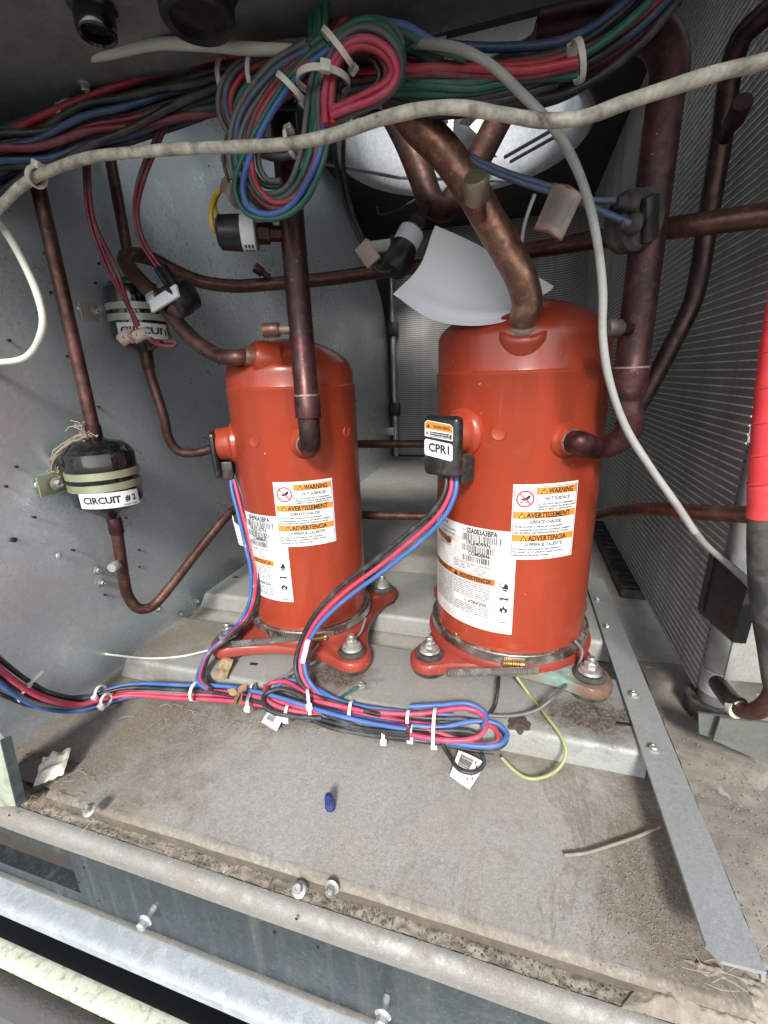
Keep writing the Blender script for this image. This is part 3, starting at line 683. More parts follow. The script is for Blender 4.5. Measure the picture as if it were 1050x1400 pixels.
# ------------------------------------------------------------------ lettering on real label film
def glyphs(s, bold=.0):
    cu = bpy.data.curves.new("t", 'FONT'); cu.body = s; cu.resolution_u = 2; cu.offset = max(bold*2.6, .034); cu.size = 1
    ob = bpy.data.objects.new("t", cu); COL.objects.link(ob)
    dg = bpy.context.evaluated_depsgraph_get(); me = bpy.data.meshes.new_from_object(ob.evaluated_get(dg))
    vs = [(v.co.x, v.co.y) for v in me.vertices]; fs = [tuple(p.vertices) for p in me.polygons]
    bpy.data.objects.remove(ob); bpy.data.curves.remove(cu); bpy.data.meshes.remove(me); return vs, fs
class Print:
    """collects flat print on a surface f(u, v, h): u to the right, v up, metres"""
    def __init__(s, f): s.f = f; s.L = {}
    def mb(s, k): return s.L.setdefault(k, MB())
    def patch(s, k, u0, v0, u1, v1, h, nu=8, nv=1):
        s.mb(k).grid(lambda a, b: s.f(u0+(u1-u0)*a, v0+(v1-v0)*b, h), nu, nv)
    def poly(s, k, pts, h):
        s.mb(k).add([s.f(u, v, h) for u, v in pts], [tuple(range(len(pts)))])
    def disc(s, k, u, v, r, h, r0=0, n=28, squash=1):
        if r0 <= 0: s.poly(k, [(u+r*math.cos(2*math.pi*i/n)*squash, v+r*math.sin(2*math.pi*i/n)) for i in range(n)], h)
        else:
            for i in range(n):
                a, b = 2*math.pi*i/n, 2*math.pi*(i+1)/n
                s.poly(k, [(u+r0*math.cos(a), v+r0*math.sin(a)), (u+r*math.cos(a), v+r*math.sin(a)), (u+r*math.cos(b), v+r*math.sin(b)), (u+r0*math.cos(b), v+r0*math.sin(b))], h)
    def frame(s, k, u0, v0, u1, v1, t, h):
        s.patch(k, u0, v0, u1, v0+t, h); s.patch(k, u0, v1-t, u1, v1, h); s.patch(k, u0, v0, u0+t, v1, h, 1, 1); s.patch(k, u1-t, v0, u1, v1, h, 1, 1)
    def text(s, k, st, u, v, cap, h, width=None, align='l', bold=.0, maxw=None):
        vs, fs = glyphs(st, bold)
        if not vs: return
        xs = [x for x, y in vs]; w_ = max(xs)-min(xs); sy = cap/.70; sx = sy
        if width: sx = width/w_
        elif maxw and w_*sx > maxw: sx = maxw/w_
        o = {'l': 0, 'c': -w_*sx/2, 'r': -w_*sx}[align]; mn = min(xs)
        s.mb(k).add([s.f(u+o+(x-mn)*sx, v+y*sy, h) for x, y in vs], fs)
    def build(s, parent, names):
        for k, mb in s.L.items():
            o = mb.build(names.get(k, (k, m_ink))[0], names.get(k, (k, m_ink))[1], parent, 0)
            if k in ('ink', 'grey'): o['kind'] = 'stuff'
def cyl_surf(c, r, a0, z0, tilt=0.0):
    def f(u, v, h):
        uu = u; vv = v+u*tilt
        a = a0+uu/r; return Vector((c[0]+math.sin(a)*(r+h), c[1]-math.cos(a)*(r+h), z0+vv))
    return f
def flat_surf(o, n, up=(0, 0, 1), roll=0):
    B = basis(n, up); x = B.col[0]; z = B.col[2]; nn = Vector(n).normalized(); o = Vector(o)
    if roll:
        c, s = math.cos(roll), math.sin(roll); x, z = x*c+z*s, z*c-x*s
    return lambda u, v, h: o+x*u+z*v+nn*h
def tri(P, u, v, s, h, k1='yellow', k2='ink'):
    P.poly(k2, [(u-s*.58, v), (u+s*.58, v), (u, v+s)], h); P.poly(k1, [(u-s*.36, v+s*.12), (u+s*.36, v+s*.12), (u, v+s*.74)], h+.0001)
    P.patch(k2, u-s*.05, v+s*.3, u+s*.05, v+s*.58, h+.0002, 1, 1); P.patch(k2, u-s*.05, v+s*.17, u+s*.05, v+s*.25, h+.0002, 1, 1)
m_tri = plain("yellow ink", (.80, .52, .05), .45)
NAMES = {'film': ("film", m_white), 'old': ("film", m_labelold), 'ink': ("print", m_ink), 'grey': ("fine_print", m_grayink), 'orange': ("orange_band", m_orange), 'rust': ("orange_band", m_orangeold),
         'red': ("red_ring", m_redink), 'yellow': ("warning_triangle", m_tri), 'stain': ("rust_smear", plain("rust smear", (.30, .13, .03), .6, 0, .5, 160)), 'stain2': ("rust_core", plain("rust core", (.13, .045, .015), .7, 0, .4, 160))}
def film(P, k, w_, h, nu, rr=.0015, hh=.0003):
    def g(a, b): return P.f(w_*a, -h+h*b, hh)
    P.mb(k).grid(g, nu, 6)
def warning_label(par, c, r, a0, z_top, w_, h, tilt):
    e = bpy.data.objects.new("warning_label", None); COL.objects.link(e); e.parent = par; e.matrix_parent_inverse = par.matrix_world.inverted()
    P = Print(cyl_surf(c, r, a0, z_top, tilt)); film(P, 'film', w_, h, 26, hh=.0007)
    b = .0011; hh = .0008; W_ = w_; fs = h/ .078
    def V(t): return -h*t
    P.frame('ink', b, V(.985), W_-b, V(.03), .0006, hh)
    def band(t0, t1, u0, txt, cap, wd):
        P.patch('orange', u0, V(t1), W_-b-.0004, V(t0), hh+.0001, 20); m_ = (t0+t1)/2
        tw = wd; x = (u0+W_-b)/2+.003
        P.text('ink', txt, x-tw/2, V(m_)-cap/2, cap, hh+.0002, tw, 'l', .014); tri(P, x-tw/2-.0042, V(m_)-cap*.58, cap*1.15, hh+.0002)
    cw = W_*.335
    P.patch('ink', cw, V(.335), cw+.0005, V(.03), hh, 1, 2)
    band(.045, .135, cw+.0004, "WARNING", .0054, W_*.40)
    P.text('ink', "HOT SURFACE!", (cw+W_)/2, V(.212), .0036, hh, W_*.40, 'c')
    P.text('ink', "Do not touch top of compressor.", cw+.0018, V(.268), .0024, hh, W_*.585)
    P.text('ink', "Failure to follow the above could", cw+.0018, V(.305), .0024, hh, W_*.60); P.text('ink', "result in minor to severe burns.", cw+.0018, V(.338), .0024, hh, W_*.56)
    band(.352, .445, b+.0004, "AVERTISSEMENT", .0054, W_*.68)
    P.text('ink', "SURFACE CHAUDE!", W_*.5, V(.512), .0036, hh, W_*.49, 'c')
    for t, s_, wd in ((.563, "Ne pas toucher le dessus du compresseur.", .75), (.607, "Un manquement de suivre la procédure ci-dessus", .88), (.645, "peut entraîner des blessures mineures à graves.", .85)): P.text('ink', s_, .0024, V(t), .0024, hh, W_*wd)
    band(.660, .750, b+.0004, "ADVERTENCIA", .0054, W_*.60)
    P.text('ink', "¡SUPERFICIE CALIENTE!", W_*.5, V(.815), .0036, hh, W_*.60, 'c')
    for t, s_, wd in ((.868, "No toque la parte superior del compresor.", .74), (.907, "No cumplir con lo antedicho puede provocar", .78), (.950, "quemaduras de leves a graves.", .55)): P.text('ink', s_, .0024, V(t), .0024, hh, W_*wd)
    P.text('grey', "X39003926010", W_-.0026, V(.965), .0009, hh, None, 'r')
    # no-touch sign: hand over a hot plate
    cx, cy, R0 = (b+cw)/2+.0001, V(.185), min(cw*.36, h*.115)
    s = R0
    P.poly('ink', [(cx-.62*s, cy-.42*s), (cx+.55*s, cy-.42*s), (cx+.55*s, cy-.56*s), (cx-.62*s, cy-.56*s)], hh)
    P.poly('ink', [(cx-.55*s, cy-.02*s), (cx-.1*s, cy+.08*s), (cx+.15*s, cy+.25*s), (cx+.50*s, cy+.52*s), (cx+.66*s, cy+.22*s), (cx+.38*s, cy-.08*s), (cx+.1*s, cy-.2*s), (cx-.2*s, cy-.2*s)], hh)
    for q in range(4): P.poly('ink', [(cx+(-.5+.2*q)*s, cy+.0*s), (cx+(-.42+.2*q)*s, cy+.02*s), (cx+(-.46+.2*q)*s, cy-.3*s), (cx+(-.54+.2*q)*s, cy-.28*s)], hh)
    P.disc('red', cx, cy, R0*1.08, hh+.0002, R0*.9)
    a = R_(-45); d = (math.cos(a), math.sin(a)); nn = (-d[1]*.075*R0, d[0]*.075*R0)
    P.poly('red', [(cx-d[0]*R0+nn[0], cy-d[1]*R0+nn[1]), (cx-d[0]*R0-nn[0], cy-d[1]*R0-nn[1]), (cx+d[0]*R0-nn[0], cy+d[1]*R0-nn[1]), (cx+d[0]*R0+nn[0], cy+d[1]*R0+nn[1])], hh+.0002)
    P.build(e, NAMES); return e
def barcode(P, u, v, w_, h, hh, seed):
    rnd = random.Random(seed); x = 0
    while x < w_-.0008:
        b = rnd.choice((.0003, .0003, .0006, .0009)); P.patch('ink', u+x, v, u+min(x+b, w_), v+h, hh, 1, 1); x += b+rnd.choice((.0003, .0005, .0008))
def icons(P, u, v, s, gap, hh):
    # wired hand, goggles head, flame, burst
    P.poly('ink', [(u-.1*s, v-.55*s), (u+.35*s, v-.55*s), (u+.5*s, v), (u+.45*s, v+.5*s), (u+.3*s, v+.75*s), (u+.15*s, v+.8*s), (u, v+.7*s), (u-.1*s, v+.3*s), (u-.3*s, v+.05*s)], hh)
    P.poly('film', [(u-.12*s, v-.22*s), (u+.38*s, v-.30*s), (u+.38*s, v-.20*s), (u-.12*s, v-.12*s)], hh+.0001)
    for a, b in (((-.9, .8), (-.45, .45)), ((-.45, .45), (-.6, .1)), ((-.6, .1), (-.25, .2))):
        P.poly('ink', [(u+a[0]*s, v+(a[1]+.06)*s), (u+a[0]*s, v+(a[1]-.06)*s), (u+b[0]*s, v+(b[1]-.06)*s), (u+b[0]*s, v+(b[1]+.06)*s)], hh)
    v -= gap; P.disc('ink', u, v, s*.62, hh, s*.55); P.poly('ink', [(u-.6*s, v+.18*s), (u+.6*s, v+.18*s), (u+.5*s, v-.15*s), (u+.12*s, v-.15*s), (u, v), (u-.12*s, v-.15*s), (u-.5*s, v-.15*s)], hh+.0001)
    v -= gap; P.poly('ink', [(u-.35*s, v-.55*s), (u+.35*s, v-.55*s), (u+.58*s, v-.1*s), (u+.4*s, v+.3*s), (u+.2*s, v+.15*s), (u+.02*s, v+.75*s), (u-.2*s, v+.2*s), (u-.38*s, v+.3*s), (u-.58*s, v-.1*s)], hh)
    P.poly('film', [(u-.15*s, v-.45*s), (u+.15*s, v-.45*s), (u+.18*s, v-.2*s), (u, v+.05*s), (u-.18*s, v-.2*s)], hh+.0001)
    v -= gap
    rnd = random.Random(4)
    for k in range(9):
        a = R_(-20+k*25); r1 = s*(.45+.35*rnd.random()); P.poly('grey', [(u-.2*s+math.cos(a)*.2*s, v-.2*s+math.sin(a)*.2*s), (u-.2*s+math.cos(a+.12)*r1, v-.2*s+math.sin(a+.12)*r1), (u-.2*s+math.cos(a-.08)*r1, v-.2*s+math.sin(a-.08)*r1)], hh)
    P.poly('grey', [(u-.6*s, v-.55*s), (u+.6*s, v-.5*s), (u+.5*s, v-.35*s), (u-.5*s, v-.3*s)], hh)
def data_plate(par, c, r, a_right, z_top, w_, h, model, serial, code, tilt, stained):
    """white data plate; u measured back from its right edge"""
    e = bpy.data.objects.new("data_plate", None); COL.objects.link(e); e.parent = par; e.matrix_parent_inverse = par.matrix_world.inverted()
    f0 = cyl_surf(c, r, a_right, z_top, tilt); P = Print(lambda u, v, q: f0((u-w_)*1.16, v, q)); k = 'old' if stained else 'film'
    film(P, k, w_, h, 36, hh=.0003); hh = .00045; U = w_  # drawn at 1.16 width on the shell
    bx = U-.0465*1.0
    P.text('grey', "MODEL", bx-.0052, -.0055, .0011, hh); P.text('ink', model, bx, -.0080, .0060, hh, .0300, 'l', .01)
    barcode(P, bx-.0052, -.0162, .0400, .0074, hh, 1)
    P.text('grey', "SERIAL", bx-.0052, -.0170, .0011, hh); P.text('ink', serial, bx, -.0208, .0046, hh, .0240, 'l', .01)
    barcode(P, bx-.0052, -.0285, .0330, .0070, hh, 2)
    P.text('grey', "CUST PN", bx-.0052, -.0290, .0011, hh); P.text('ink', code, bx+.002, -.0330, .0046, hh, .0220, 'l', .01)
    barcode(P, bx-.0052, -.0405, .0300, .0066, hh, 3)
    # ratings table, line by line
    t0 = -.0420; x = bx-.016
    for wd, rows in ((.0075, ("RLA", "14.2", "LRA")), (.0085, ("VOLT", "460", "3~60")), (.0055, ("Hz", "60")), (.0190, ("MAX OPER PRES", "HI / LO", "402 / 294", "PSIG"))):
        P.frame('grey', x, t0-.0125, x+wd, t0, .0002, hh)
        for i, s_ in enumerate(rows): P.text('grey', s_, x+wd/2, t0-.0030-.0030*i, .0022, hh, None, 'c', 0, wd-.0008)
        x += wd
    P.patch('grey', bx-.030, t0+.0008, U-.001, t0+.0011, hh, 8)
    P.patch('grey', bx-.030, -.0548, U-.001, -.0545, hh, 8)
    # left field
    P.text('ink', "PRODUCTS", bx-.026, -.0055, .0026, hh, None, 'r')
    for i in range(5): P.text('grey', ("Hermetic compressor", "Thermally protected", "Refrigerant R410A", "Oil POE", "Design pressure")[i], bx-.041, -.011-.005*i, .0022, hh)
    bu = U-.0175
    P.patch('rust' if stained else 'orange', bx-.050, -.0632, bu, -.0560, hh+.0001, 20)
    P.text('ink', "AVERTISSEMENT", bx-.0185, -.0617, .0046, hh+.0002, None, 'r', .012); tri(P, bx-.0125, -.0626, .0056, hh+.0002, 'ink'); P.text('ink', "ADVERTENCIA", bx-.0075, -.0617, .0046, hh+.0002, .0335, 'l', .012)
    lines = ("Riesgo de choque eléctrico. Desconecte la energía", "antes de dar servicio. Use equipo de protección.", "El compresor contiene aceite y refrigerante", "a alta presión. Recupere el refrigerante", "antes de abrir el sistema. No use soplete", "para desconectar las líneas. Use un cortador", "de tubo. Solo personal calificado debe", "instalar y dar servicio a este equipo.")
    y = -.0664
    for i, s_ in enumerate(lines): P.text('grey', s_, bx-.0150, y-.00245*i, .00185, hh, None, 'l', .004, .0400)
    y2 = y-.00245*8-.0022
    P.patch('grey', bx-.0155, y2+.0018, bu, y2+.0020, hh, 8)
    P.text('ink', "ATENCIÓN", bx+.003, y2-.0022, .0036, hh, .0190, 'l', .008); tri(P, bx-.0005, y2-.0024, .0034, hh, 'film')
    for i, s_ in enumerate(lines[2:7]): P.text('grey', s_, bx-.0150, y2-.0055-.00245*i, .00185, hh, None, 'l', .004, .0400)
    for i in range(16):
        s_ = lines[i % 8]; P.text('grey', s_, bx-.049, y-.00245*i, .00185, hh, None, 'l', .004, .0320)
    P.frame('grey', bx-.050, -h+.0075, bx-.0160, -.0560, .0002, hh); P.frame('grey', bx-.0160, -h+.0075, bu, -.0560, .0002, hh)
    icons(P, U-.0085, -.0640, .0066, .0128, hh)
    P.text('grey', "120-15  8502-087B-EN", U-.0025, -h+.0022, .0011, hh, None, 'r')
    if stained:
        su = bx-.030
        P.poly('stain', [(su+q[0], q[1]) for q in ((-.018, -.0175), (-.008, -.0195), (.002, -.021), (.0085, -.0195), (.011, -.023), (.0095, -.0275), (.004, -.029), (-.004, -.0265), (-.012, -.0245), (-.018, -.0235))], hh+.0003)
        P.poly('stain2', [(su+q[0], q[1]) for q in ((.001, -.0225), (.006, -.021), (.0098, -.0235), (.0085, -.0268), (.004, -.0275), (.001, -.0255))], hh+.0004)
    P.build(e, NAMES); return e

# ------------------------------------------------------------------ compressors
def profile_shell(r, zb, zs, zt, zc):
    P = [(.01, zb), (r-.002, zb), (r, zb+.002), (r, zs-.004), (r+.0008, zs-.0025), (r+.0008, zs-.001), (r-.0006, zs), (r-.0012, zs+.0015), (r-.0012, zc)]
    R0 = .016; r1 = r-.0012
    for k in range(1, 7):
        a = k/6*R_(42); P.append((r1-R0+R0*math.cos(a), zc+R0*math.sin(a)))
    rr, zz = P[-1]
    for k in range(1, 13):
        q = rr*(1-k/12)+.001*k/12; P.append((q, zz+(zt-zz)*(1-(q/rr)**2)**.85))
    return P
def foot_outline(c, half, rot, lob=.0230, waist=.80):
    pts = []
    for k in range(4):
        a = rot+R_(-135)+k*math.pi/2; d = Vector((math.cos(a), math.sin(a))); L = Vector((c[0], c[1]))+d*half*math.sqrt(2)
        for j in range(-5, 6):
            b = a+j*R_(15); pts.append(L+Vector((math.cos(b), math.sin(b)))*lob)
        a2 = a+math.pi/4; m = Vector((c[0], c[1]))+Vector((math.cos(a2), math.sin(a2)))*half*waist; n2 = Vector((-math.sin(a2), math.cos(a2)))
        p0 = pts[-1]; 
        aN = a+math.pi/2; LN = Vector((c[0], c[1]))+Vector((math.cos(aN), math.sin(aN)))*half*math.sqrt(2); bN = aN-5*R_(15); p3 = LN+Vector((math.cos(bN), math.sin(bN)))*lob
        q0, q3 = m-n2*half*.42, m+n2*half*.42
        for t in (.15, .35, .5, .65, .85):
            s = 1-t; pts.append(p0*s**3+q0*3*s*s*t+q3*3*s*t*t+p3*t**3)
    return pts
ZP = .0445      # top of the base plates
def compressor(lab, c, r, zs, zt, half, rot, waist, zc, mbase):
    t = thing("compressor", lab, "compressor", (c[0], c[1], RAILH), "red scroll compressors on the rails")
    MB().lathe(profile_shell(r, ZP-.004, zs, zt, zc), (c[0], c[1], 0), (0, 0, 1), 96).build("shell", m_red, t, 40)
    pts = foot_outline(c, half, rot, waist=waist); n = len(pts); cc = Vector((c[0], c[1]))
    ins = [cc+(p-cc)*((p-cc).length-.0035)/(p-cc).length for p in pts]
    vs = [Vector((p.x, p.y, ZP)) for p in ins]+[Vector((p.x, p.y, ZP-.003)) for p in pts]+[Vector((p.x, p.y, ZP-.0120)) for p in pts]+[Vector((p.x, p.y, ZP-.0120)) for p in ins]+[Vector((p.x, p.y, ZP-.005)) for p in ins]
    fs = [tuple(range(n))]+[(k*n+i, k*n+(i+1) % n, (k+1)*n+(i+1) % n, (k+1)*n+i) for k in range(4) for i in range(n)]
    MB().add(vs, fs).build("base_plate", mbase, t, 50)
    MB().lathe([(r+.010, ZP), (r+.0065, ZP+.0012), (r+.003, ZP+.005), (r+.0005, ZP+.012)], (c[0], c[1], 0), (0, 0, 1), 96).build("base_flare", m_redbase, t, 40)
    feet = []
    for k in range(4):
        a = rot+R_(-135)+k*math.pi/2; L = Vector((c[0]+math.cos(a)*half*1.414, c[1]+math.sin(a)*half*1.414, 0)); feet.append(L)
        MB().lathe([(.006, RAILH), (.0200, RAILH), (.0208, RAILH+.002), (.0205, ZP-.006), (.0185, ZP-.004), (.006, ZP-.004)], L, (0, 0, 1), 32).build("rubber_grommet", m_rubber, t)
        MB().lathe([(.0165, ZP-.001), (.0168, ZP+.003), (.0145, ZP+.0058), (.008, ZP+.006)], L, (0, 0, 1), 32).build("grommet_collar", m_rubber, t)
        b = MB().lathe([(.0118, ZP+.006), (.0122, ZP+.0068), (.0105, ZP+.0085), (.0105, ZP+.011), (.0085, ZP+.012), (.006, ZP+.012)], L, (0, 0, 1), 28).build("washer", m_steel, t)
        mb = MB().lathe([(.0068, ZP+.012), (.0068, ZP+.0172), (.0058, ZP+.018), (.0040, ZP+.018)], L, (0, 0, 1), 6); mb.lathe([(.0040, ZP+.017), (.0040, ZP+.0225), (.0033, ZP+.0235), (.001, ZP+.0235)], L, (0, 0, 1), 14); mb.build("bolt", m_steel, t, 30)
    return t, feet
def dimple(t, c, r, px, py, rad=.0075):
    p = cyl_hit(px, py, c, r); n = Vector((p.x-c[0], p.y-c[1], 0)).normalized()
    MB().lathe([(rad, .0002), (rad*.92, .0010), (rad*.72, .0006), (rad*.4, .0003), (.0003, .0002)], p-n*.0001, n, 26).build("weld_dimple", m_red, t, 60)
def stub(t, c, r, px, py, ro, name="weld_boss", out=.009):
    p = cyl_hit(px, py, c, r); n = Vector((p.x-c[0], p.y-c[1], 0)).normalized()
    MB().lathe([(ro*1.35, -.004), (ro*1.32, .001), (ro*1.15, .0028), (ro*1.04, out*.7), (ro*.98, out)], p, n, 36).build(name, m_red, t, 50)
    MB().lathe([(ro*.96, 0), (ro*.9, .0025), (ro*.7, .003)], p+n*out*.9, n, 30).build("braze_joint", m_braze, t, 50)
    return p, n
RCc, RCr = (-.0008, .5285), .0905
LCc, LCr = (-.2650, .4990), .0762
zsR = cyl_hit(713, 507, RCc, RCr).z; zsL = cyl_hit(395, 529, LCc, LCr).z
compR, feetR = compressor("right larger red scroll compressor with the CPR1 terminal cover, fluttering paper on top", RCc, RCr, zsR, Y(741, 404, RCc[1]-.02).z, .0870, R_(1), .97, Y(597, 462, RCc[1]).z-.008, m_redbaseR)
compL, feetL = compressor("left smaller red scroll compressor beside the two black filter driers", LCc, LCr, zsL, Y(388, 462, LCc[1]-.015).z, .0825, R_(4), .95, Y(307, 508, LCc[1]).z-.006, m_redbase)
dimple(compR, RCc, RCr, 682, 592); dimple(compR, RCc, RCr, 602, 848, .006); dimple(compR, RCc, RCr, 621, 868, .006)
dimple(compL, LCc, LCr, 348, 603, .0068); dimple(compL, LCc, LCr, 474, 590, .0068)
# labels
def lab(c, r, tl, tr, bl):
    a, b, d = (cyl_hit(*q, c, r) for q in (tl, tr, bl)); a0, a1 = cyl_angle(a, c), cyl_angle(b, c)
    return a0, a.z, (a1-a0)*r, a.z-d.z, (b.z-a.z)/((a1-a0)*r)
a0, z, w_, h, tl = lab(RCc, RCr, (702, 662), (790, 656), (696, 764)); warning_label(compR, RCc, RCr, a0, z, w_, h, tl)
a0, z, w_, h, tl = lab(LCc, LCr, (373, 659), (453, 653), (383, 747)); warning_label(compL, LCc, LCr, a0, z, w_, h, tl)
p0, p1 = cyl_hit(707, 735, RCc, RCr), cyl_hit(702, 868, RCc, RCr)
data_plate(compR, RCc, RCr, cyl_angle(p0, RCc), cyl_hit(700, 727, RCc, RCr).z, .108, cyl_hit(700, 727, RCc, RCr).z-p1.z, "SSA083A3BPA", "19LE4099N", "COM08846", .0, True)
p0, p1 = cyl_hit(397, 780, LCc, LCr), cyl_hit(404, 823, LCc, LCr); q0 = cyl_hit(375, 706, LCc, LCr)
data_plate(compL, LCc, LCr, cyl_angle(p0, LCc), q0.z, .100, q0.z-p1.z, "SH090A3BPA", "18LE3107N", "COM08845", .0, False)

# band heaters with their worm screws
def heater(t, c, r, z, a_clamp, tail, pxs):
    MB().lathe([(r+.0012, z-.0060), (r+.0042, z-.0048), (r+.0052, z), (r+.0042, z+.0048), (r+.0012, z+.0060)], (c[0], c[1], 0), (0, 0, 1), 96).build("heater_band", m_stain, t, 60)
    MB().lathe([(r+.0050, z-.0046), (r+.0060, z-.0046), (r+.0060, z+.0046), (r+.0050, z+.0046)], (c[0], c[1], 0), (0, 0, 1), 96).build("hose_clamp", m_stain, t, 30)
    n = Vector((math.sin(a_clamp), -math.cos(a_clamp), 0)); tg = Vector((math.cos(a_clamp), math.sin(a_clamp), 0)); p = Vector((c[0], c[1], z))+n*(r+.0085)
    B = Matrix((tg, n, Vector((0, 0, 1)))).transposed()
    MB().box(p-n*.001, (.022, .003, .0125), B, .0008).build("clamp_housing", m_stain, t)
    mb = MB(); sp = []
    for k in range(90): 
        a = k/90*2*math.pi*8; sp.append(p+n*.0025+tg*(-.012+.020*k/90)+(n*math.cos(a)+Vector((0, 0, 1))*math.sin(a))*.0034)
    mb.tube(sp, .0012, 5); mb.cyl(p+n*.0025-tg*.013, p+n*.0025+tg*.010, .0030, n=12); mb.build("worm_screw", m_brass, t)
    q0, q1 = pxs; L = (q1-q0); ln = L.length; d = L.normalized(); nn = d.cross(Vector((0, 0, 1))).normalized(); up = nn.cross(d)
    B2 = Matrix((d, nn, up)).transposed()
    MB().box((q0+q1)/2, (ln, .0009, .0088), B2).build("clamp_tail", m_stain, t)
    k = int(ln/.0024)
    mb = MB()
    for i in range(k): mb.box(q0+d*(.002+i*.0024)-nn*(-.0006), (.0008, .0006, .0044), B2)
    for i in range(k): mb.box(q0+d*(.002+i*.0024)-nn*(.0006), (.0010, .0006, .0052), B2)
    o = mb.build("clamp_slots", m_grayink, t, 0); o['kind'] = 'stuff'
zb = ZP+.0125
heater(compR, RCc, RCr, zb, R_(6), 0, (Z(611, 920, .0515), Z(736, 917, .0545)))
pa = Z(436, 869, .0545); pb_ = Z(317, 881, .0515)
heater(compL, LCc, LCr, zb, R_(30), 0, (pb_, pa))

# terminal covers
def terminal(t, c, r, ang_b, z, nrm, ctr, size, txt):
    n = Vector((math.sin(ang_b), -math.cos(ang_b), 0)); p = Vector((c[0], c[1], z))+n*r
    MB().lathe([(.0255, -.004), (.0250, .001), (.0215, .0028), (.0200, .006), (.0192, .018), (.0175, .0195)], p, n, 40).build("terminal_boss", m_red, t, 50)
    B = basis(nrm); nn = Vector(nrm).normalized()
    bx = MB().box(ctr, (size[0], size[2], size[1]), B, .0055, 4).build("terminal_cover", m_black, t)
    ctr = Vector(ctr); w_, h = size[0], size[1]
    P = Print(flat_surf(ctr+nn*(size[2]/2+.0001), nrm))
    P.poly('film', [(-w_*.41, h*.17), (w_*.37, h*.11), (w_*.37, h*.33), (w_*.30, h*.375), (-w_*.33, h*.43), (-w_*.41, h*.39)], .0003)
    P.poly('orange', [(-w_*.40, h*.295), (w_*.36, h*.235), (w_*.36, h*.325), (w_*.295, h*.365), (-w_*.325, h*.42), (-w_*.40, h*.38)], .0004)
    def sk(u, v): return v-u*.062/ .8
    for q in range(1): pass
    P2 = Print(lambda u, v, hh: flat_surf(ctr+nn*(size[2]/2+.0001), nrm)(u, v-u*.085, hh)); P2.L = P.L
    P2.text('ink', "WARNING", -w_*.18, h*.295, h*.055, .0005, w_*.48, 'l', .012); tri(P2, -w_*.30, h*.295, h*.065, .0005, 'ink')
    P2.patch('ink', -w_*.26, h*.155, w_*.34, h*.235, .0004, 4)
    for q in range(2): P2.text('film', ("Disconnect power off", "before removing cover")[q], -w_*.24, h*(.20-.035*q), h*.020, .0005, w_*.54)
    P2.disc('grey', -w_*.335, h*.2, h*.03, .0004)
    P.poly('film', [(-w_*.42, -h*.115), (-w_*.38, -h*.150), (w_*.33, -h*.215), (w_*.37, -h*.185), (w_*.37, h*.03), (w_*.33, h*.065), (-w_*.38, h*.125), (-w_*.42, h*.095)], .0003)
    if txt: P2.text('ink', txt, -w_*.30, -h*.09, h*.135, .0005, w_*.58, 'l', .013)
    e = bpy.data.objects.new("cover_sticker", None); COL.objects.link(e); e.parent = t; e.matrix_parent_inverse = t.matrix_world.inverted()
    P.build(e, NAMES); return bx
pt = Y(606, 610, .414)
terminal(compR, RCc, RCr, R_(-36), cyl_hit(634, 592, RCc, RCr).z, (math.sin(R_(-24)), -math.cos(R_(-24)), .0), pt, (.0400, .0570, .013), "CPR1")
q = Y(614, 648, .424); MB().box(q+Vector((.006, .012, .004)), (.030, .022, .026), basis((math.sin(R_(-24)), -math.cos(R_(-24)), 0)), .003).build("wire_boot", m_rubber, compR)
aL = R_(-60)
nL = Vector((math.sin(aL), -math.cos(aL), 0)); pc = Vector((LCc[0], LCc[1], cyl_hit(312, 612, LCc, LCr).z))+nL*(LCr+.020)
ptL = Vector((pc.x, pc.y, Y(300, 620, pc.y).z))
terminal(compL, LCc, LCr, aL, cyl_hit(316, 608, LCc, LCr).z, (math.sin(R_(-66)), -math.cos(R_(-66)), 0), ptL, (.040, .055, .008), "CPR2")
MB().box(ptL+Vector((.009, .003, -.020)), (.020, .016, .022), basis((math.sin(R_(-66)), -math.cos(R_(-66)), 0)), .002).build("wire_boot", m_black, compL)
# ------------------------------------------------------------------ copper lines
def pipe(lab, pts, r, mat, step=8, n=18, name="copper_pipe"):
    P = spline(pts, step); c = P[len(P)//2]
    t = thing(name, lab, "copper pipe", c, "copper refrigerant lines")
    rr = r if not hasattr(r, '__len__') else None
    if rr is None:   # radii given per control point
        rr = []
        for i in range(len(r)-1):
            for k in range(step): rr.append(r[i]+(r[i+1]-r[i])*k/step)
        rr.append(r[-1])
    MB().tube(P, rr, n).build("tube", mat, t, 60); return t
def sleeve(t, p, d, r, L, mat=None, name="coupling"):
    p = Vector(p); d = Vector(d).normalized()
    MB().lathe([(r*.9, -L/2-.0015), (r, -L/2), (r*1.01, 0), (r, L/2), (r*.9, L/2+.0015)], p, d, 26).build(name, mat or m_cudark, t, 50)
def service_cap(t, p, d, r, L, mat, base=None, name="service_port"):
    p = Vector(p); d = Vector(d).normalized()
    MB().lathe([(r*.62, -.002), (r*.62, L*.42)], p, d, 18).build(name, base or m_cubrt, t, 50)
    MB().lathe([(r*.9, L*.40), (r, L*.44), (r, L*.93), (r*.86, L), (r*.2, L)], p, d, 22).build("cap", mat, t, 40)

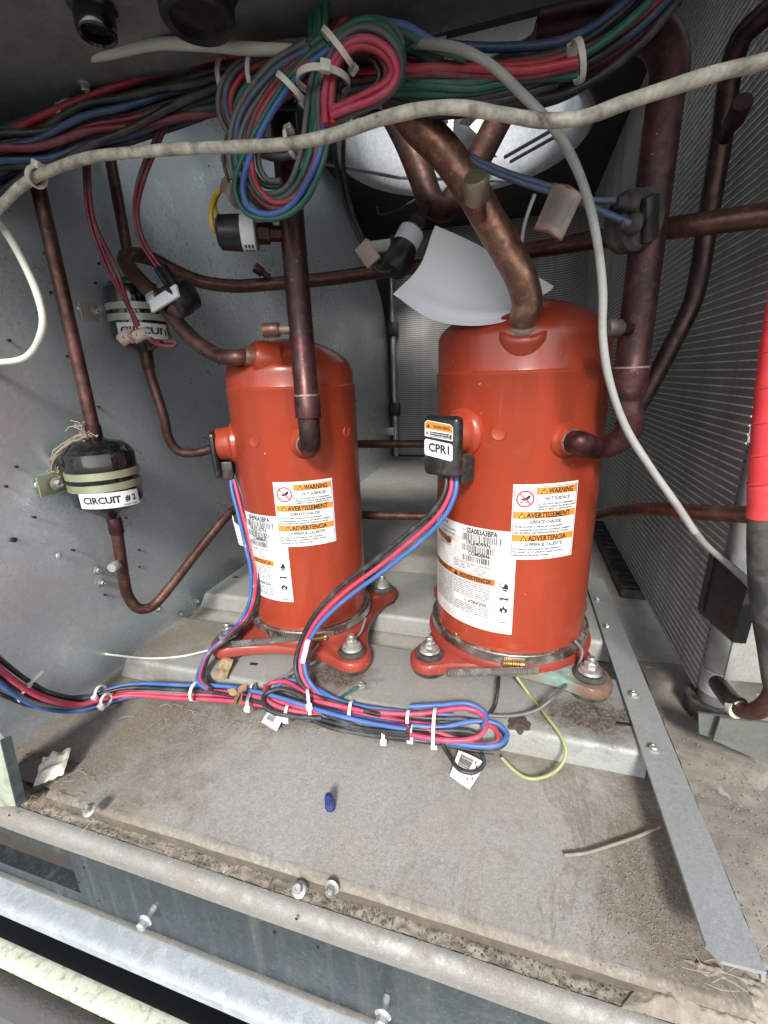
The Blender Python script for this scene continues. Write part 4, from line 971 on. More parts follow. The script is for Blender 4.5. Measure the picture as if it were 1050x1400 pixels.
# left riser: elbow out of the left compressor then straight up
p, n = stub(compL, LCc, LCr, 418, 606, .0128)
e0 = p+n*.008; vx, vy = Y(411, 420, .434).x, .434
zt_ = Y(428, 560, .434).z
e = [e0, e0+n*.012, Vector((vx-.006, vy+.006, e0.z-.004)), Vector((vx, vy, e0.z+.012)), Vector((vx, vy, zt_+.01)), Vector((vx, vy, .50)), Vector((vx, vy, .66))]
t = pipe("thick maroon copper riser standing in front of the left compressor", [e0-n*.004, e0+n*.010, e0+n*.0215+Vector((0, 0, .003)), e0+n*.0275+Vector((0, 0, .012)), e0+n*.0285+Vector((0, 0, .028)), e0+n*.0285+Vector((0, 0, .050))], .0108, m_cudark, name="copper_riser")
base = e0+n*.0285
MB().tube([base+Vector((0, 0, h)) for h in (.030, .0305, .050, .0515, .16, .30, .40)], [.0108, .0128, .0128, .0118, .0112, .0112, .0112], 26).build("riser_tube", m_cumar, t, 50)
sleeve(t, base+Vector((0, 0, .0515)), (0, 0, 1), .0121, .002, m_braze, "braze_ring")
q = Y(402, 450, base.y-.004); service_cap(t, Vector((base.x-.009, base.y-.004, q.z)), Vector((-.95, -.3, 0)), .0066, .026, m_cubrt, m_braze)
q = Y(378, 318, base.y); service_cap(t, Vector((base.x-.011, base.y-.002, q.z)), Vector((-.9, -.35, 0)), .0070, .014, m_cudark)
riserL = base
# right riser
p, n = stub(compR, RCc, RCr, 775, 602, .0128)
e0 = p+n*.006
q0 = Y(845, 605, .452); q1 = Y(872, 560, .441); vx = Y(871, 440, .440).x
R1 = [e0, e0+n*.014, Y(818, 612, .468), Y(846, 603, .450), Y(862, 580, .442), Vector((vx, .440, Y(874, 545, .44).z)), Vector((vx, .440, Y(870, 520, .44).z))]
t = pipe("thickest dark copper riser rising from the right compressor past the coil", R1, .0108, m_cumar, name="copper_riser")
zr = R1[-2].z; zz = lambda py: Y(876, py, .44).z
top = [Vector((vx, .440, zz(548))), Vector((vx, .440, zz(538))), Vector((vx, .440, zz(505))), Vector((vx, .440, zz(500))), Vector((vx, .440, zz(300))), Vector((vx+.0, .440, zz(150))), Vector((vx, .440, zz(95))), Vector((vx-.010, .442, zz(50))), Vector((vx-.040, .448, zz(10))), Vector((vx-.09, .455, zz(-8)))]
MB().tube(spline(top, 6), [x for x in sum(([a+(b-a)*k/6 for k in range(6)] for a, b in zip((.0108, .0140, .0146, .0132, .0130, .0130, .0132, .0134, .0136), (.0140, .0146, .0132, .0130, .0130, .0132, .0134, .0136, .0138))), [])]+[.0138], 28).build("riser_tube", m_cumar if False else copper("scuffed maroon copper", (.070, .026, .025), .42, (.022, .012, .012), .65), t, 50)
sleeve(t, (vx, .440, zz(503)), (0, 0, 1), .0140, .0015, m_braze, "braze_ring")
q = Y(868, 448, .42); service_cap(t, Vector((vx-.008, .428, q.z)), Vector((-.75, -.55, .02)), .0070, .024, plain("grey copper cap", (.15, .125, .115), .5, .6, .3, 90), m_cudark)
riserR = Vector((vx, .44, 0))
# the U-shaped discharge loop
s0 = cyl_hit(352, 488, LCc, LCr-.012)
nS = Vector((-.64, -.74, .18)).normalized(); ps = Y(355, 490, LCc[1]-.062)
MB().lathe([(.0195, -.016), (.0190, -.002), (.0170, .005), (.0155, .008), (.0105, .0085)], ps, nS, 36).build("discharge_boss", m_red, compL, 50)
MB().lathe([(.0105, .0080), (.0104, .014), (.0095, .0165)], ps, nS, 28).build("braze_joint", m_cubrt, compL, 50)
y0 = (ps+nS*.02).y
U = [ps+nS*.004, ps+nS*.014, Y(322, 489, y0-.004), Y(296, 485, y0), Y(262, 462, y0+.004), Y(225, 420, y0+.01), Y(196, 388, y0+.014), Y(176, 366, y0+.020), Y(171, 354, y0+.032), Y(180, 348, y0+.048), Y(205, 353, y0+.070), Y(236, 369, y0+.092), Y(275, 385, y0+.115), Y(320, 391, y0+.135), Y(360, 389, .575), Y(450, 381, .58), Y(540, 368, .58), Y(640, 356, .57), Y(760, 337, .52), Y(880, 317, .475), Y(960, 306, .445), Y(1050, 294, .43), Y(1100, 286, .42)]
t = pipe("long brown copper line making a U-bend over the drier then running right to the coil", U, .0082, m_cu, 7)
q = Y(370, 386, .573); service_cap(t, q+Vector((0, -.004, .006)), Vector((-.55, -.5, .45)), .0062, .020, m_cudark, m_cudark)
# discharge pipe off the right compressor's top
pb = Y(715, 452, RCc[1]-.074)
nB = Vector((.03, -.60, .80)).normalized()
MB().lathe([(.0265, -.020), (.0255, .001), (.0235, .0060), (.0215, .0070), (.0165, .005)], pb, nB, 40).build("discharge_boss", m_red, compR, 50)
MB().lathe([(.0162, .003), (.0158, .0085), (.0145, .0095)], pb, nB, 30).build("braze_joint", m_braze, compR, 50)
yb = pb.y
t = pipe("bright scuffed copper discharge pipe leaning left from the right compressor's top", [pb+nB*.002, pb+nB*.012, Y(721, 415, yb-.010), Y(711, 378, yb-.016), Y(694, 345, yb-.020), Y(668, 300, yb-.026), Y(640, 252, yb-.032), Y(605, 205, yb-.038), Y(570, 170, yb-.044), Y(545, 135, yb-.050), Y(520, 90, yb-.05)], .0132, m_cubrt, 8, 24)
q = Y(652, 288, yb-.045); d = Vector((0, -.62, .75)).normalized(); service_cap(t, Y(655, 294, yb-.040), (Y(650, 245, yb-.062)-Y(655, 294, yb-.040)), .0098, .030, plain("tarnished brass cap", (.33, .29, .21), .45, .7, .25, 60), m_cubrt)
# dark V-bend with the pressure switch
t = pipe("dark tarnished copper V-bend behind the discharge pipe holding a pressure switch", [Y(530, 140, .60), Y(556, 190, .60), Y(578, 245, .60), Y(590, 276, .60), Y(606, 284, .605), Y(624, 268, .615), Y(655, 215, .64), Y(700, 130, .68), Y(745, 50, .72), Y(775, -10, .75)], .0155, copper("blackened copper", (.085, .045, .035), .5, (.03, .018, .015), .5), 8, 20)
# bent line near the coil
t = pipe("thin dark copper line bent beside the right coil behind the thick riser", [Y(1085, -20, .50), Y(1050, 16, .50), Y(1015, 50, .51), Y(999, 95, .52), Y(988, 180, .53), Y(968, 300, .535), Y(957, 370, .535), Y(946, 415, .535), Y(922, 465, .535), Y(896, 515, .535), Y(876, 550, .535), Y(850, 585, .54)], .0085, m_cudark, 8, 18)
service_cap(t, Y(992, 187, .522), Y(1010, 150, .495)-Y(992, 187, .522), .0078, .036, m_cudark, m_cudark)
# drier lines
yD2 = .392
d2 = Y(128, 588, yD2); D2 = Vector((d2.x, d2.y, 0))
t = pipe("upright brown copper line dropping into the top of the CIRCUIT #2 drier", [Vector((D2.x, D2.y, Y(62, 195, yD2).z+.04)), Vector((D2.x, D2.y, .47)), Vector((D2.x, D2.y, Y(126, 588, yD2).z))], .0070, m_cu, 6)
b2 = Y(152, 705, yD2); b2.x = D2.x
t = pipe("lower copper liquid line from the CIRCUIT #2 drier running behind both compressors", [b2+Vector((0, 0, .012)), b2+Vector((0, 0, -.02)), Y(170, 795, yD2+.004), Y(176, 817, yD2+.008), Y(190, 832, yD2+.016), Y(208, 829, yD2+.03), Y(232, 803, yD2+.055), Y(275, 748, yD2+.11), Y(310, 706, yD2+.155), Y(325, 695, yD2+.18), Y(350, 693, .60), Y(420, 698, .65), Y(500, 704, .665), Y(600, 706, .665), Y(720, 707, .655), Y(808, 706, .63), Y(850, 699, .545), Y(895, 696, .48), Y(950, 700, .435), Y(1010, 703, .40), Y(1090, 707, .36)], .0068, m_cu, 8)
service_cap(t, Y(166, 768, yD2-.002), Vector((.25, -.95, .0)), .0058, .020, plain("white metal cap", (.60, .62, .62), .35, .6, .15, 60), m_cu)
sleeve(t, b2+Vector((0, 0, -.012)), (0, 0, 1), .0082, .020, m_cumar)
yD1 = .500
d1 = Y(168, 330, yD1); D1 = Vector((d1.x, d1.y, 0)); dd1 = Y(205, 484, yD1); D1.x = (Y(190, 430, yD1)).x
t = pipe("upright brown copper line dropping behind the U-bend to the upper drier", [Vector((D1.x, D1.y, Y(130, 150, yD1).z+.04)), Vector((D1.x, D1.y, .52)), Vector((D1.x, D1.y, Y(172, 375, yD1).z))], .0064, m_cu, 6)
b1 = Y(206, 484, yD1); b1.x = D1.x
t = pipe("upper copper liquid line bending from the higher drier behind the left compressor", [b1+Vector((0, 0, .012)), b1+Vector((0, 0, -.02)), Y(224, 570, yD1), Y(231, 600, yD1+.004), Y(245, 617, yD1+.012), Y(268, 619, yD1+.026), Y(300, 611, yD1+.05), Y(340, 607, .61), Y(420, 607, .66), Y(500, 607, .67), Y(590, 607, .67), Y(700, 607, .66)], .0064, m_cu, 8)
sleeve(t, b1+Vector((0, 0, -.006)), (0, 0, 1), .0078, .022, m_cu)

# ------------------------------------------------------------------ filter driers
def drier(lab, c, zt, zb, r, neck, strap_mat, pix_tab, z_strap, text, tpos):
    t = thing("filter_drier", lab, "filter drier", (c.x, c.y, zb), "black filter driers clamped to the side panel")
    h = zt-zb; R0 = r*.30
    P = [(neck, zb)]
    P += [(neck*1.25, zb+.003), (r*.55, zb+h*.09), (r*.90, zb+h*.185), (r*.985, zb+h*.215), (r, zb+h*.24), (r, zt-h*.19), (r*.985, zt-h*.165), (r*.93, zt-h*.155), (r*.90, zt-h*.13), (r*.72, zt-h*.06), (neck*1.5, zt-.003), (neck, zt)]
    MB().lathe(P, (c.x, c.y, 0), (0, 0, 1), 56).build("body", m_gloss, t, 50)
    MB().lathe([(neck*.9, zt-.002), (neck*.9, zt+.014), (neck*.7, zt+.015)], (c.x, c.y, 0), (0, 0, 1), 24).build("top_neck", m_cumar, t, 40)
    MB().lathe([(neck*.9, zb+.004), (neck*.9, zb-.008)], (c.x, c.y, 0), (0, 0, 1), 24).build("bottom_neck", m_cudark, t, 40)
    # strap: two bands joined at the tab, tab screwed to the wall
    bh = h*.085; gap = h*.055
    for s_ in (-1, 1):
        zc = z_strap+s_*(bh/2+gap/2)
        def f(u, v, zc=zc):
            a = R_(-115+230*u); a += R_(22); return Vector((c.x+math.sin(a)*(r+.0012), c.y-math.cos(a)*(r+.0012), zc+(v-.5)*bh))
        MB().sheet(f, 40, 2, .0014).build("strap_band", strap_mat, t, 40)
    wp = on_wall(*pix_tab, .004); wp.z = z_strap
    a = R_(22-115); e = Vector((c.x+math.sin(a)*(r+.0012), c.y-math.cos(a)*(r+.0012), z_strap))
    hh = bh+gap/2
    for nm, A_, B_ in (("strap_tab", wp+Vector((0, -.018, 0)), e),):
        d = (B_-A_); L = d.length; d.normalize(); nn = d.cross(Vector((0, 0, 1))).normalized()
        MB().box((A_+B_)/2, (L, .0016, hh*2), Matrix((d, nn, Vector((0, 0, 1)))).transposed(), .0004).build(nm, strap_mat, t)
    hexbolt(0, 0, 0, WN, .0046, t, "strap_bolt", wp+WN*.003, .006)
    if text:
        f0 = cyl_surf((c.x, c.y), r+.0009, tpos[0], tpos[1], tpos[3]); P = Print(f0); w_, hh = tpos[2]
        film(P, 'film', w_, hh, 20); P.text('ink', text[0], w_*.07, -hh*.68, hh*.42, .0005, w_*text[1], 'l', .015)
        if text[2]: P.text('ink', text[2], w_*.72, -hh*.66, hh*.38, .0005, w_*.2, 'l', .015); P.text('grey', "52464517000D", w_*.68, -hh*.93, hh*.1, .0005, w_*.25)
        e_ = bpy.data.objects.new("sticker", None); COL.objects.link(e_); e_.parent = t; e_.matrix_parent_inverse = t.matrix_world.inverted(); P.build(e_, NAMES)
    return t
r2 = .0365
zt2, zb2 = Y(132, 598, yD2).z, Y(150, 707, yD2).z
def dl(px, py, c, r): h = cyl_hit(px, py, (c.x, c.y), r); return cyl_angle(h, (c.x, c.y)), h.z
aa, za = dl(108, 674, D2, r2); ab, zbx = dl(187, 667, D2, r2); _, zc_ = dl(112, 695, D2, r2)
zs2 = cyl_hit(140, 660, (D2.x, D2.y), r2).z
drier("nearest black filter drier, its label reading CIRCUIT # 2, with a green strap", D2, zt2, zb2, r2, .0090, m_olive, (74, 660), zs2, ("CIRCUIT", .58, "# 2"), (aa, za, ((ab-aa)*r2, za-zc_), (zbx-za)/((ab-aa)*r2)))
r1 = .0350
zt1, zb1 = Y(180, 378, yD1).z, Y(205, 482, yD1).z
aa, za = dl(160, 441, D1, r1); ab, zbx = dl(221, 432, D1, r1); _, zc_ = dl(163, 463, D1, r1)
zs1_ = cyl_hit(195, 425, (D1.x, D1.y), r1).z
drier("higher black filter drier half hidden behind the U-bend, with a grey strap", D1, zt1, zb1, r1, .0088, m_greystrap, (128, 427), zs1_, ("  CIRCUIT", .95, None), (aa, za, (.062, za-zc_), -.03))
# torn foam tuft tied round the nearest drier's neck
t = thing("cotton_tuft", "frayed tan string tuft clinging to the neck of the CIRCUIT #2 drier", "string", (D2.x, D2.y, zt2))
rnd = random.Random(3)
c0 = Vector((D2.x, D2.y, zt2+.006))
mb = MB()
for k in range(46):
    a = rnd.uniform(-2.8, .6); b = c0+Vector((math.sin(a)*.012, -math.cos(a)*.012, rnd.uniform(-.008, .012))); P = [b]
    for j in range(3): P.append(P[-1]+Vector((rnd.uniform(-.006, .004), rnd.uniform(-.004, .003), rnd.uniform(-.006, .004))))
    mb.tube(spline(P, 3), .0006, 4)
pA = cyl_hit(103, 615, (D2.x, D2.y), .022); pB = Y(72, 645, yD2-.03)
m_str = plain("grey string", (.33, .29, .24), .95, 0, .4, 200)
for k in range(26):
    P = [c0.lerp(pB, j/5)+Vector((rnd.uniform(-.003, .003), rnd.uniform(-.003, .003)-.014*math.sin(j/5*3.1), rnd.uniform(-.003, .003)+.006*math.sin(j/5*3.1))) for j in range(6)]; mb.tube(spline(P, 2), .0006, 4)
mb.build("string", m_str, t)
mb = MB()
for k in range(90):
    d = Vector((rnd.gauss(0, 1), rnd.gauss(0, 1), rnd.gauss(0, 1))).normalized(); b = pB+Vector((0, 0, -.002)); mb.tube(spline([b, b+d*.005, b+d*rnd.uniform(.007, .012)+Vector((0, 0, .004))], 2), .0007, 4)
mb.build("frayed_end", plain("tan cotton", (.50, .38, .23), .95, 0, .3, 200), t)

# ------------------------------------------------------------------ pressure switches, clip, connectors
def switch(lab, tip, head, r, L, parent_mat, band=True, flip=False):
    t = thing("pressure_switch", lab, "pressure switch", tip, "pressure switches on the copper lines")
    tip = Vector(tip); head = Vector(head); d = (head-tip).normalized()
    MB().lathe([(r*.45, -.004), (r*.45, L*.16), (r*.62, L*.17), (r*.62, L*.36), (r*.5, L*.38)], tip, d, 6).build("hex_fitting", m_cudark, t, 20)
    MB().lathe([(r*.85, L*.36), (r, L*.38), (r, L*.62), (r*.95, L*.64)], tip, d, 30).build("body", plain("switch can", (.22, .20, .18), .4, .6, .2), t, 40)
    if band: MB().lathe([(r*1.01, L*.40), (r*1.03, L*.41), (r*1.03, L*.61), (r*1.01, L*.62)], tip, d, 30).build("label_band", m_white, t, 40)
    MB().lathe([(r*1.05, L*.62), (r*1.06, L*.66), (r*1.0, L*.96), (r*.8, L), (.0005, L)], tip, d, 30).build("boot", m_black, t, 40)
    u = d.orthogonal().normalized(); q = d.cross(u); mb = MB()
    for k in range(9):
        a = k*.42+ (2.5 if not flip else .2)
        for j in range(3):
            b0 = tip+d*L*(.43+.055*j)+(u*math.cos(a)+q*math.sin(a))*r*1.04; b1 = b0+d*L*.034; e = (u*math.cos(a+.25)+q*math.sin(a+.25))*r*1.04-(u*math.cos(a)+q*math.sin(a))*r*1.04
            mb.add([b0, b0+e, b1+e, b1], [(0, 1, 2, 3)])
    mb.build("print", m_ink, t, 0); return t, head
yS = riserL.y-.004
switch("black capped pressure switch with yellow leads on the left riser", Y(383, 320, yS), Y(298, 318, yS-.022), .0135, (Y(298, 318, yS-.022)-Y(383, 320, yS)).length, None)
def leads(name, lab, paths, cols, r, cat="wires", grp=None):
    t = thing(name, lab, cat, spline(paths[0], 2)[0], grp)
    for P, c in zip(paths, cols): MB().tube(spline(P, 7), r, 8).build("wire", W[c] if isinstance(c, str) else c, t, 60)
    return t
ld = leads("switch_leads", "two yellow leads with a brown shrink wrap above the left pressure switch", [[Y(300, 322, yS-.02), Y(291, 310, yS-.03), Y(289, 285, yS-.03), Y(296, 266, yS-.024), Y(312, 246, yS-.02)], [Y(303, 300, yS-.02), Y(295, 288, yS-.022), Y(294, 275, yS-.02), Y(300, 262, yS-.02), Y(313, 246, yS-.02)]], ["yellow", "yellow"], .0019)
def flag(u, v):
    a = Y(300, 262, yS-.022); b = Y(330, 285, yS-.016); c_ = Y(310, 242, yS-.022); d_ = Y(334, 262, yS-.012)
    return a*(1-u)*(1-v)+b*u*(1-v)+c_*(1-u)*v+d_*u*v+Vector((0, -.006*math.sin(u*3.1), .003*math.sin(u*6+v*3)))
MB().sheet(flag, 14, 10, .0014).build("shrink_wrap", plain("brown vinyl", (.22, .15, .12), .4, 0, .2, 60), ld)
for dx in (0, 9): MB().tube(spline([Y(312+dx*.6, 246, yS-.02), Y(305+dx, 215, yS-.02), Y(313+dx*.4, 170, yS-.02), Y(306, 130, yS-.02)], 6), .0016, 8).build("wire", plain("brown lead", (.12, .06, .045), .5), ld, 60)
# middle switch on the V bend
switch("pressure switch with a white printed band below the dark V-bend", Y(580, 284, .585), Y(536, 372, .545), .0150, (Y(536, 372, .545)-Y(580, 284, .585)).length, None, flip=True)
cn = leads("switch_leads", "thin black leads hanging down to the white plug by the middle pressure switch", [[Y(456, 180, .50), Y(461, 230, .50), Y(474, 285, .51), Y(496, 335, .525)], [Y(470, 180, .50), Y(470, 230, .50), Y(480, 285, .51), Y(499, 333, .525)], [Y(508, 358, .528), Y(516, 370, .53), Y(530, 372, .535), Y(537, 368, .54)]], ["black", "black", "black"], .0024)
a, b = Y(494, 334, .523), Y(512, 360, .527); d = (b-a).normalized(); s = d.cross(Vector((0, 1, 0))).normalized()
MB().box((a+b)/2, ((b-a).length, .012, .018), Matrix((d, d.cross(s)*-1, s)).transposed(), .0015).build("plug", plain("aged nylon plug", (.55, .44, .38), .5, 0, .15, 60), cn)
# temperature switch clipped on the U-bend
ts = thing("temperature_switch", "black thermostat held on the U-bend by a white steel clip", "thermostat", Y(235, 410, y0+.01))
a, b = Y(207, 420, y0-.010), Y(243, 397, y0-.012); d = (b-a).normalized(); nn = Vector((.25, -.9, .3)); nn = (nn-d*nn.dot(d)).normalized(); s = d.cross(nn)
B = Matrix((d, nn, s)).transposed()
MB().box((a+b)/2, ((b-a).length*1.02, .0035, .013), B, .001).build("clip", m_white, ts)
MB().box(a-s*.010+d*.002, (.012, .0025, .010), B, .0008).build("clip_tail", m_alu, ts)
p = Y(248, 408, y0+.006)
MB().lathe([(.0165, -.013), (.017, -.012), (.017, .002), (.0155, .004), (.0155, .012), (.014, .0135), (.0005, .0135)], p, (Y(262, 398, y0+.02)-Y(235, 412, y0)), 30).build("body", m_black, ts, 40)
MB().cyl(Y(236, 416, y0+.004), Y(252, 428, y0+.010), .0115, n=24).build("copper_cup", m_cu, ts)
q0_, q1_ = Y(216, 368, y0-.002), Y(236, 398, y0-.006)
MB().tube([q0_, q0_.lerp(q1_, .5), q1_], .0042, 10).build("boot", m_black, ts); MB().tube([q0_+Vector((.008, 0, .001)), q1_+Vector((.008, 0, .001))], .0042, 10).build("boot", m_black, ts)
leads("thermostat_leads", "pair of maroon leads curving down to the thermostat on the U-bend", [[Y(226, 165, .40), Y(208, 200, .40), Y(190, 245, .405), Y(184, 290, .41), Y(192, 330, .415), Y(216, 368, y0-.002)], [Y(229, 165, .40), Y(215, 200, .40), Y(197, 245, .405), Y(188, 290, .41), Y(197, 330, .415), Y(221, 366, y0-.001)]], ["maroon", "maroon"], .0019)
# white plug hanging by the upper drier
lp = leads("drier_leads", "three maroon leads hanging to a paper-wrapped splice over the upper drier", [[Y(115, 190, .40), Y(116, 240, .40), Y(122, 300, .405), Y(145, 365, .41), Y(170, 410, .42), Y(188, 446, .425)], [Y(122, 190, .40), Y(122, 250, .40), Y(130, 310, .405), Y(155, 375, .41), Y(175, 415, .42), Y(190, 446, .425)], [Y(119, 190, .40), Y(120, 240, .40), Y(128, 300, .405), Y(160, 370, .41), Y(180, 430, .422), Y(186, 448, .425)], [Y(205, 462, .425), Y(222, 472, .425), Y(238, 473, .425), Y(240, 468, .425), Y(225, 466, .425)], [Y(203, 464, .425), Y(214, 471, .425), Y(230, 474, .425)]], ["maroon", "maroon", "maroon", "maroon", "maroon"], .0019)
a, b = Y(178, 460, .425), Y(205, 458, .422)
def wrap(u, v):
    c0_ = Y(168+38*u, 462-6*u+ (v-.5)*22*(1-.35*u), .424); return c0_+Vector((.002*math.sin(v*9), -.007*math.sin(v*3.1)-.001*math.sin(u*13), .001*math.sin(u*11+v*5)))
MB().sheet(wrap, 16, 10, .0006).build("paper_wrap", plain("tea paper", (.50, .42, .36), .7, 0, .25, 90, .1), lp)
for k in range(4): MB().tube([wrap(.2+.16*k, 0)+Vector((0, -.0012, 0)), wrap(.25+.16*k, .5)+Vector((0, -.0012, 0)), wrap(.3+.16*k, 1)+Vector((0, -.0012, 0))], .0007, 5).build("red_stripe", W["orange"], lp)

# ------------------------------------------------------------------ round sensor clamp on the right riser
sw = thing("sensor_clamp", "grey black round clamp with two terminals strapped round the right riser", "sensor clamp", riserR+Vector((0, -.02, Y(880, 305, .42).z)))
p = Y(883, 300, .418); d = Vector((.55, -.75, -.15)).normalized()
MB().lathe([(.0205, -.020), (.0215, -.018), (.0215, -.012), (.0195, -.010), (.0205, -.008), (.0205, -.003), (.0175, .0), (.0005, .0)], p, d, 40).build("clamp_ring", m_rubber, sw, 40)
u = Vector((0, 0, 1)); s = d.cross(u).normalized(); u = s.cross(d)
MB().box(p+d*.0035, (.030, .012, .007), Matrix(((u*.9+s*.35).normalized(), (s*.9-u*.35).normalized(), d)).transposed(), .002).build("strap", m_black, sw)
for q in ((858, 304), (855, 275)):
    c_ = Y(q[0], q[1], .405); MB().lathe([(.0068, 0), (.0068, .006), (.0045, .008), (.0040, .014)], Y(q[0]+14, q[1]+2, .408), (-.9, -.3, 0), 20).build("terminal", m_rubber, sw)

# ------------------------------------------------------------------ taped hose at the right edge
hs = thing("taped_hose", "insulated line wrapped in red tape above and black below at the right edge", "hose", Y(1040, 700, .345))
hy = .345
Pr = [Y(1078, 380, hy), Y(1066, 450, hy), Y(1053, 550, hy), Y(1045, 640, hy), Y(1041, 707, hy)]
Pk = [Y(1041, 704, hy), Y(1040, 760, hy), Y(1044, 830, hy), Y(1052, 880, hy), Y(1060, 935, hy)]
SP = spline(Pr, 16); MB().tube(SP, [.0084+.0003*(k % 9 == 0)+.0002*math.sin(k*.7) for k in range(len(SP))], 26).build("red_tape", plain("red vinyl tape", (.66, .045, .055), .42, 0, .10, 40, .1, .12, (.4, .1, .1), 40), hs, 40)
mb = MB()
for k in range(7):
    i = 4+k*8
    if i+1 < len(SP):
        d = (SP[i+1]-SP[i]).normalized(); dd = (d+Vector((.25, 0, 0))).normalized(); mb.lathe([(.0084, -.0008), (.0090, -.0004), (.0090, .0002), (.0084, .0012)], SP[i], dd, 30)
mb.build("tape_edge", plain("red tape lap", (.58, .04, .05), .45, 0, .1), hs, 40)
MB().tube(spline(Pk, 8), .0078, 22).build("insulation", m_rubber, hs, 50)
MB().tube(spline([Y(1062, 915, .345), Y(1056, 950, .345), Y(1038, 970, .352), Y(1018, 972, .362), Y(1000, 962, .372)], 8), .0064, 20).build("copper_bend", m_cu, hs, 50)
MB().tube(spline([Y(1012, 966, .366), Y(1002, 960, .372), Y(990, 946, .39), Y(982, 935, .41)], 6), .0076, 20).build("rubber_sleeve", m_black, hs, 50)
MB().tube(spline([Y(1010, 971, .3645), Y(1003, 965, .370)], 4), .0079, 20).build("peeling_collar", plain("peeled sleeve", (.55, .50, .42), .7, 0, .5, 200, .5), hs, 50)
# ------------------------------------------------------------------ cable ties
def tie(par, c, d, r, head=0.0, squash=1.0, w_=.0024, mat=None, tail=0.0):
    c = Vector(c); d = Vector(d).normalized(); w_ = w_*.8; r = r*(.86 if r > .007 else 1); u = Vector((0, -1, 0)); u = (u-d*u.dot(d)).normalized(); q = d.cross(u); n = 28
    vs = []
    for i in range(n):
        a = 2*math.pi*i/n; o = u*math.cos(a)*squash+q*math.sin(a)
        for rr, ww in ((r, -w_), (r+.0012, -w_), (r+.0012, w_), (r, w_)): vs.append(c+o*rr+d*ww)
    fs = [(i*4+j, i*4+(j+1) % 4, ((i+1) % n)*4+(j+1) % 4, ((i+1) % n)*4+j) for i in range(n) for j in range(4)]
    t = MB().add(vs, fs).build("cable_tie", mat or m_nylon, par, 50)
    a = head; o = u*math.cos(a)*squash+q*math.sin(a); tg = (-u*math.sin(a)+q*math.cos(a)); o = (o-tg*o.dot(tg)).normalized()
    B = Matrix((tg, d, o)).transposed()
    MB().box(c+(u*math.cos(a)*squash+q*math.sin(a))*(r+.002), (.0070, .0066, .0050), B, .0010).build("tie_head", mat or m_nylon, t)
    if tail: 
        p0 = c+(u*math.cos(a)*squash+q*math.sin(a))*(r+.002); MB().box(p0+tg*tail/2, (tail, .0034, .0011), B).build("tie_tail", mat or m_nylon, t)
    return t
def harness(par, path, cols, spread, r, seed=1, step=8, twist=.6, squash=1.0, jit=.35):
    P = spline(path, step); F = frames(P); rnd = random.Random(seed); L = len(cols)
    S = []
    for i, c in enumerate(cols):
        rad = spread*math.sqrt((i+.5)/L); a0 = i*2.39996+seed; ph = rnd.uniform(0, 6); tw = twist*rnd.uniform(.4, 1.3)*rnd.choice((-1, 1)); pts = []
        for k, (p, (u, q, t)) in enumerate(zip(P, F)):
            s = k/(len(P)-1); a = a0+tw*s*3; rr = rad*(1+jit*math.sin(ph+s*7))
            pts.append(p+u*math.cos(a)*rr+q*math.sin(a)*rr*squash)
        MB().tube(pts, r*rnd.uniform(.92, 1.08), 9).build("wire", W[c], par, 60)
# ------------------------------------------------------------------ upper wiring harness
uh = thing("wiring_harness", "thick upper bundle of dark coloured wires sagging under the control box", "wiring harness", Y(200, 160, .39), "wiring harnesses")
yU = .392
top = [Y(-60, 238, yU-.04), Y(0, 218, yU-.03), Y(70, 188, yU-.02), Y(150, 158, yU-.01), Y(230, 132, yU), Y(310, 108, yU), Y(390, 98, yU), Y(470, 96, yU), Y(560, 104, yU), Y(640, 104, yU+.005), Y(700, 98, yU+.01), Y(760, 88, yU+.015), Y(810, 66, yU+.02), Y(860, 30, yU+.02), Y(910, -20, yU+.02)]
harness(uh, top, ["black", "maroon", "navy", "red", "black", "green", "maroon", "black", "navy", "red", "green", "black", "black", "black", "navy", "black", "maroon", "red", "black", "navy", "black", "green"], .0165, .0031, 5, 8, .8, 1.1)
low = [Y(-60, 262, yU-.045), Y(0, 240, yU-.035), Y(60, 212, yU-.025), Y(120, 186, yU-.015), Y(180, 170, yU-.005), Y(235, 146, yU), Y(290, 112, yU+.005), Y(340, 100, yU+.01)]
harness(uh, low, ["orange", "purple", "black", "navy", "black", "maroon", "black", "orange", "black", "black", "purple", "black", "navy"], .0135, .0029, 9, 8, .9, 1.0)
mid = [Y(-60, 225, yU-.055), Y(0, 205, yU-.048), Y(60, 196, yU-.038), Y(120, 172, yU-.028), Y(180, 160, yU-.018), Y(240, 138, yU-.010), Y(290, 122, yU-.006), Y(330, 112, yU-.004)]
harness(uh, mid, ["maroon", "navy", "red", "black", "navy", "black", "maroon", "black"], .0115, .0030, 13, 8, .7, 1.0)
for px, py, d, r, h in ((105, 170, (-1, 0, .35), .0190, 2.2), (97, 178, (-1, 0, .35), .0165, 1.0), (55, 222, (-1, 0, .35), .0125, .6), (312, 112, (-1, 0, .1), .0150, 2.0), (790, 84, (1, .1, .3), .0120, 4.2)):
    tie(uh, Y(px, py, yU-.012), d, r, h)
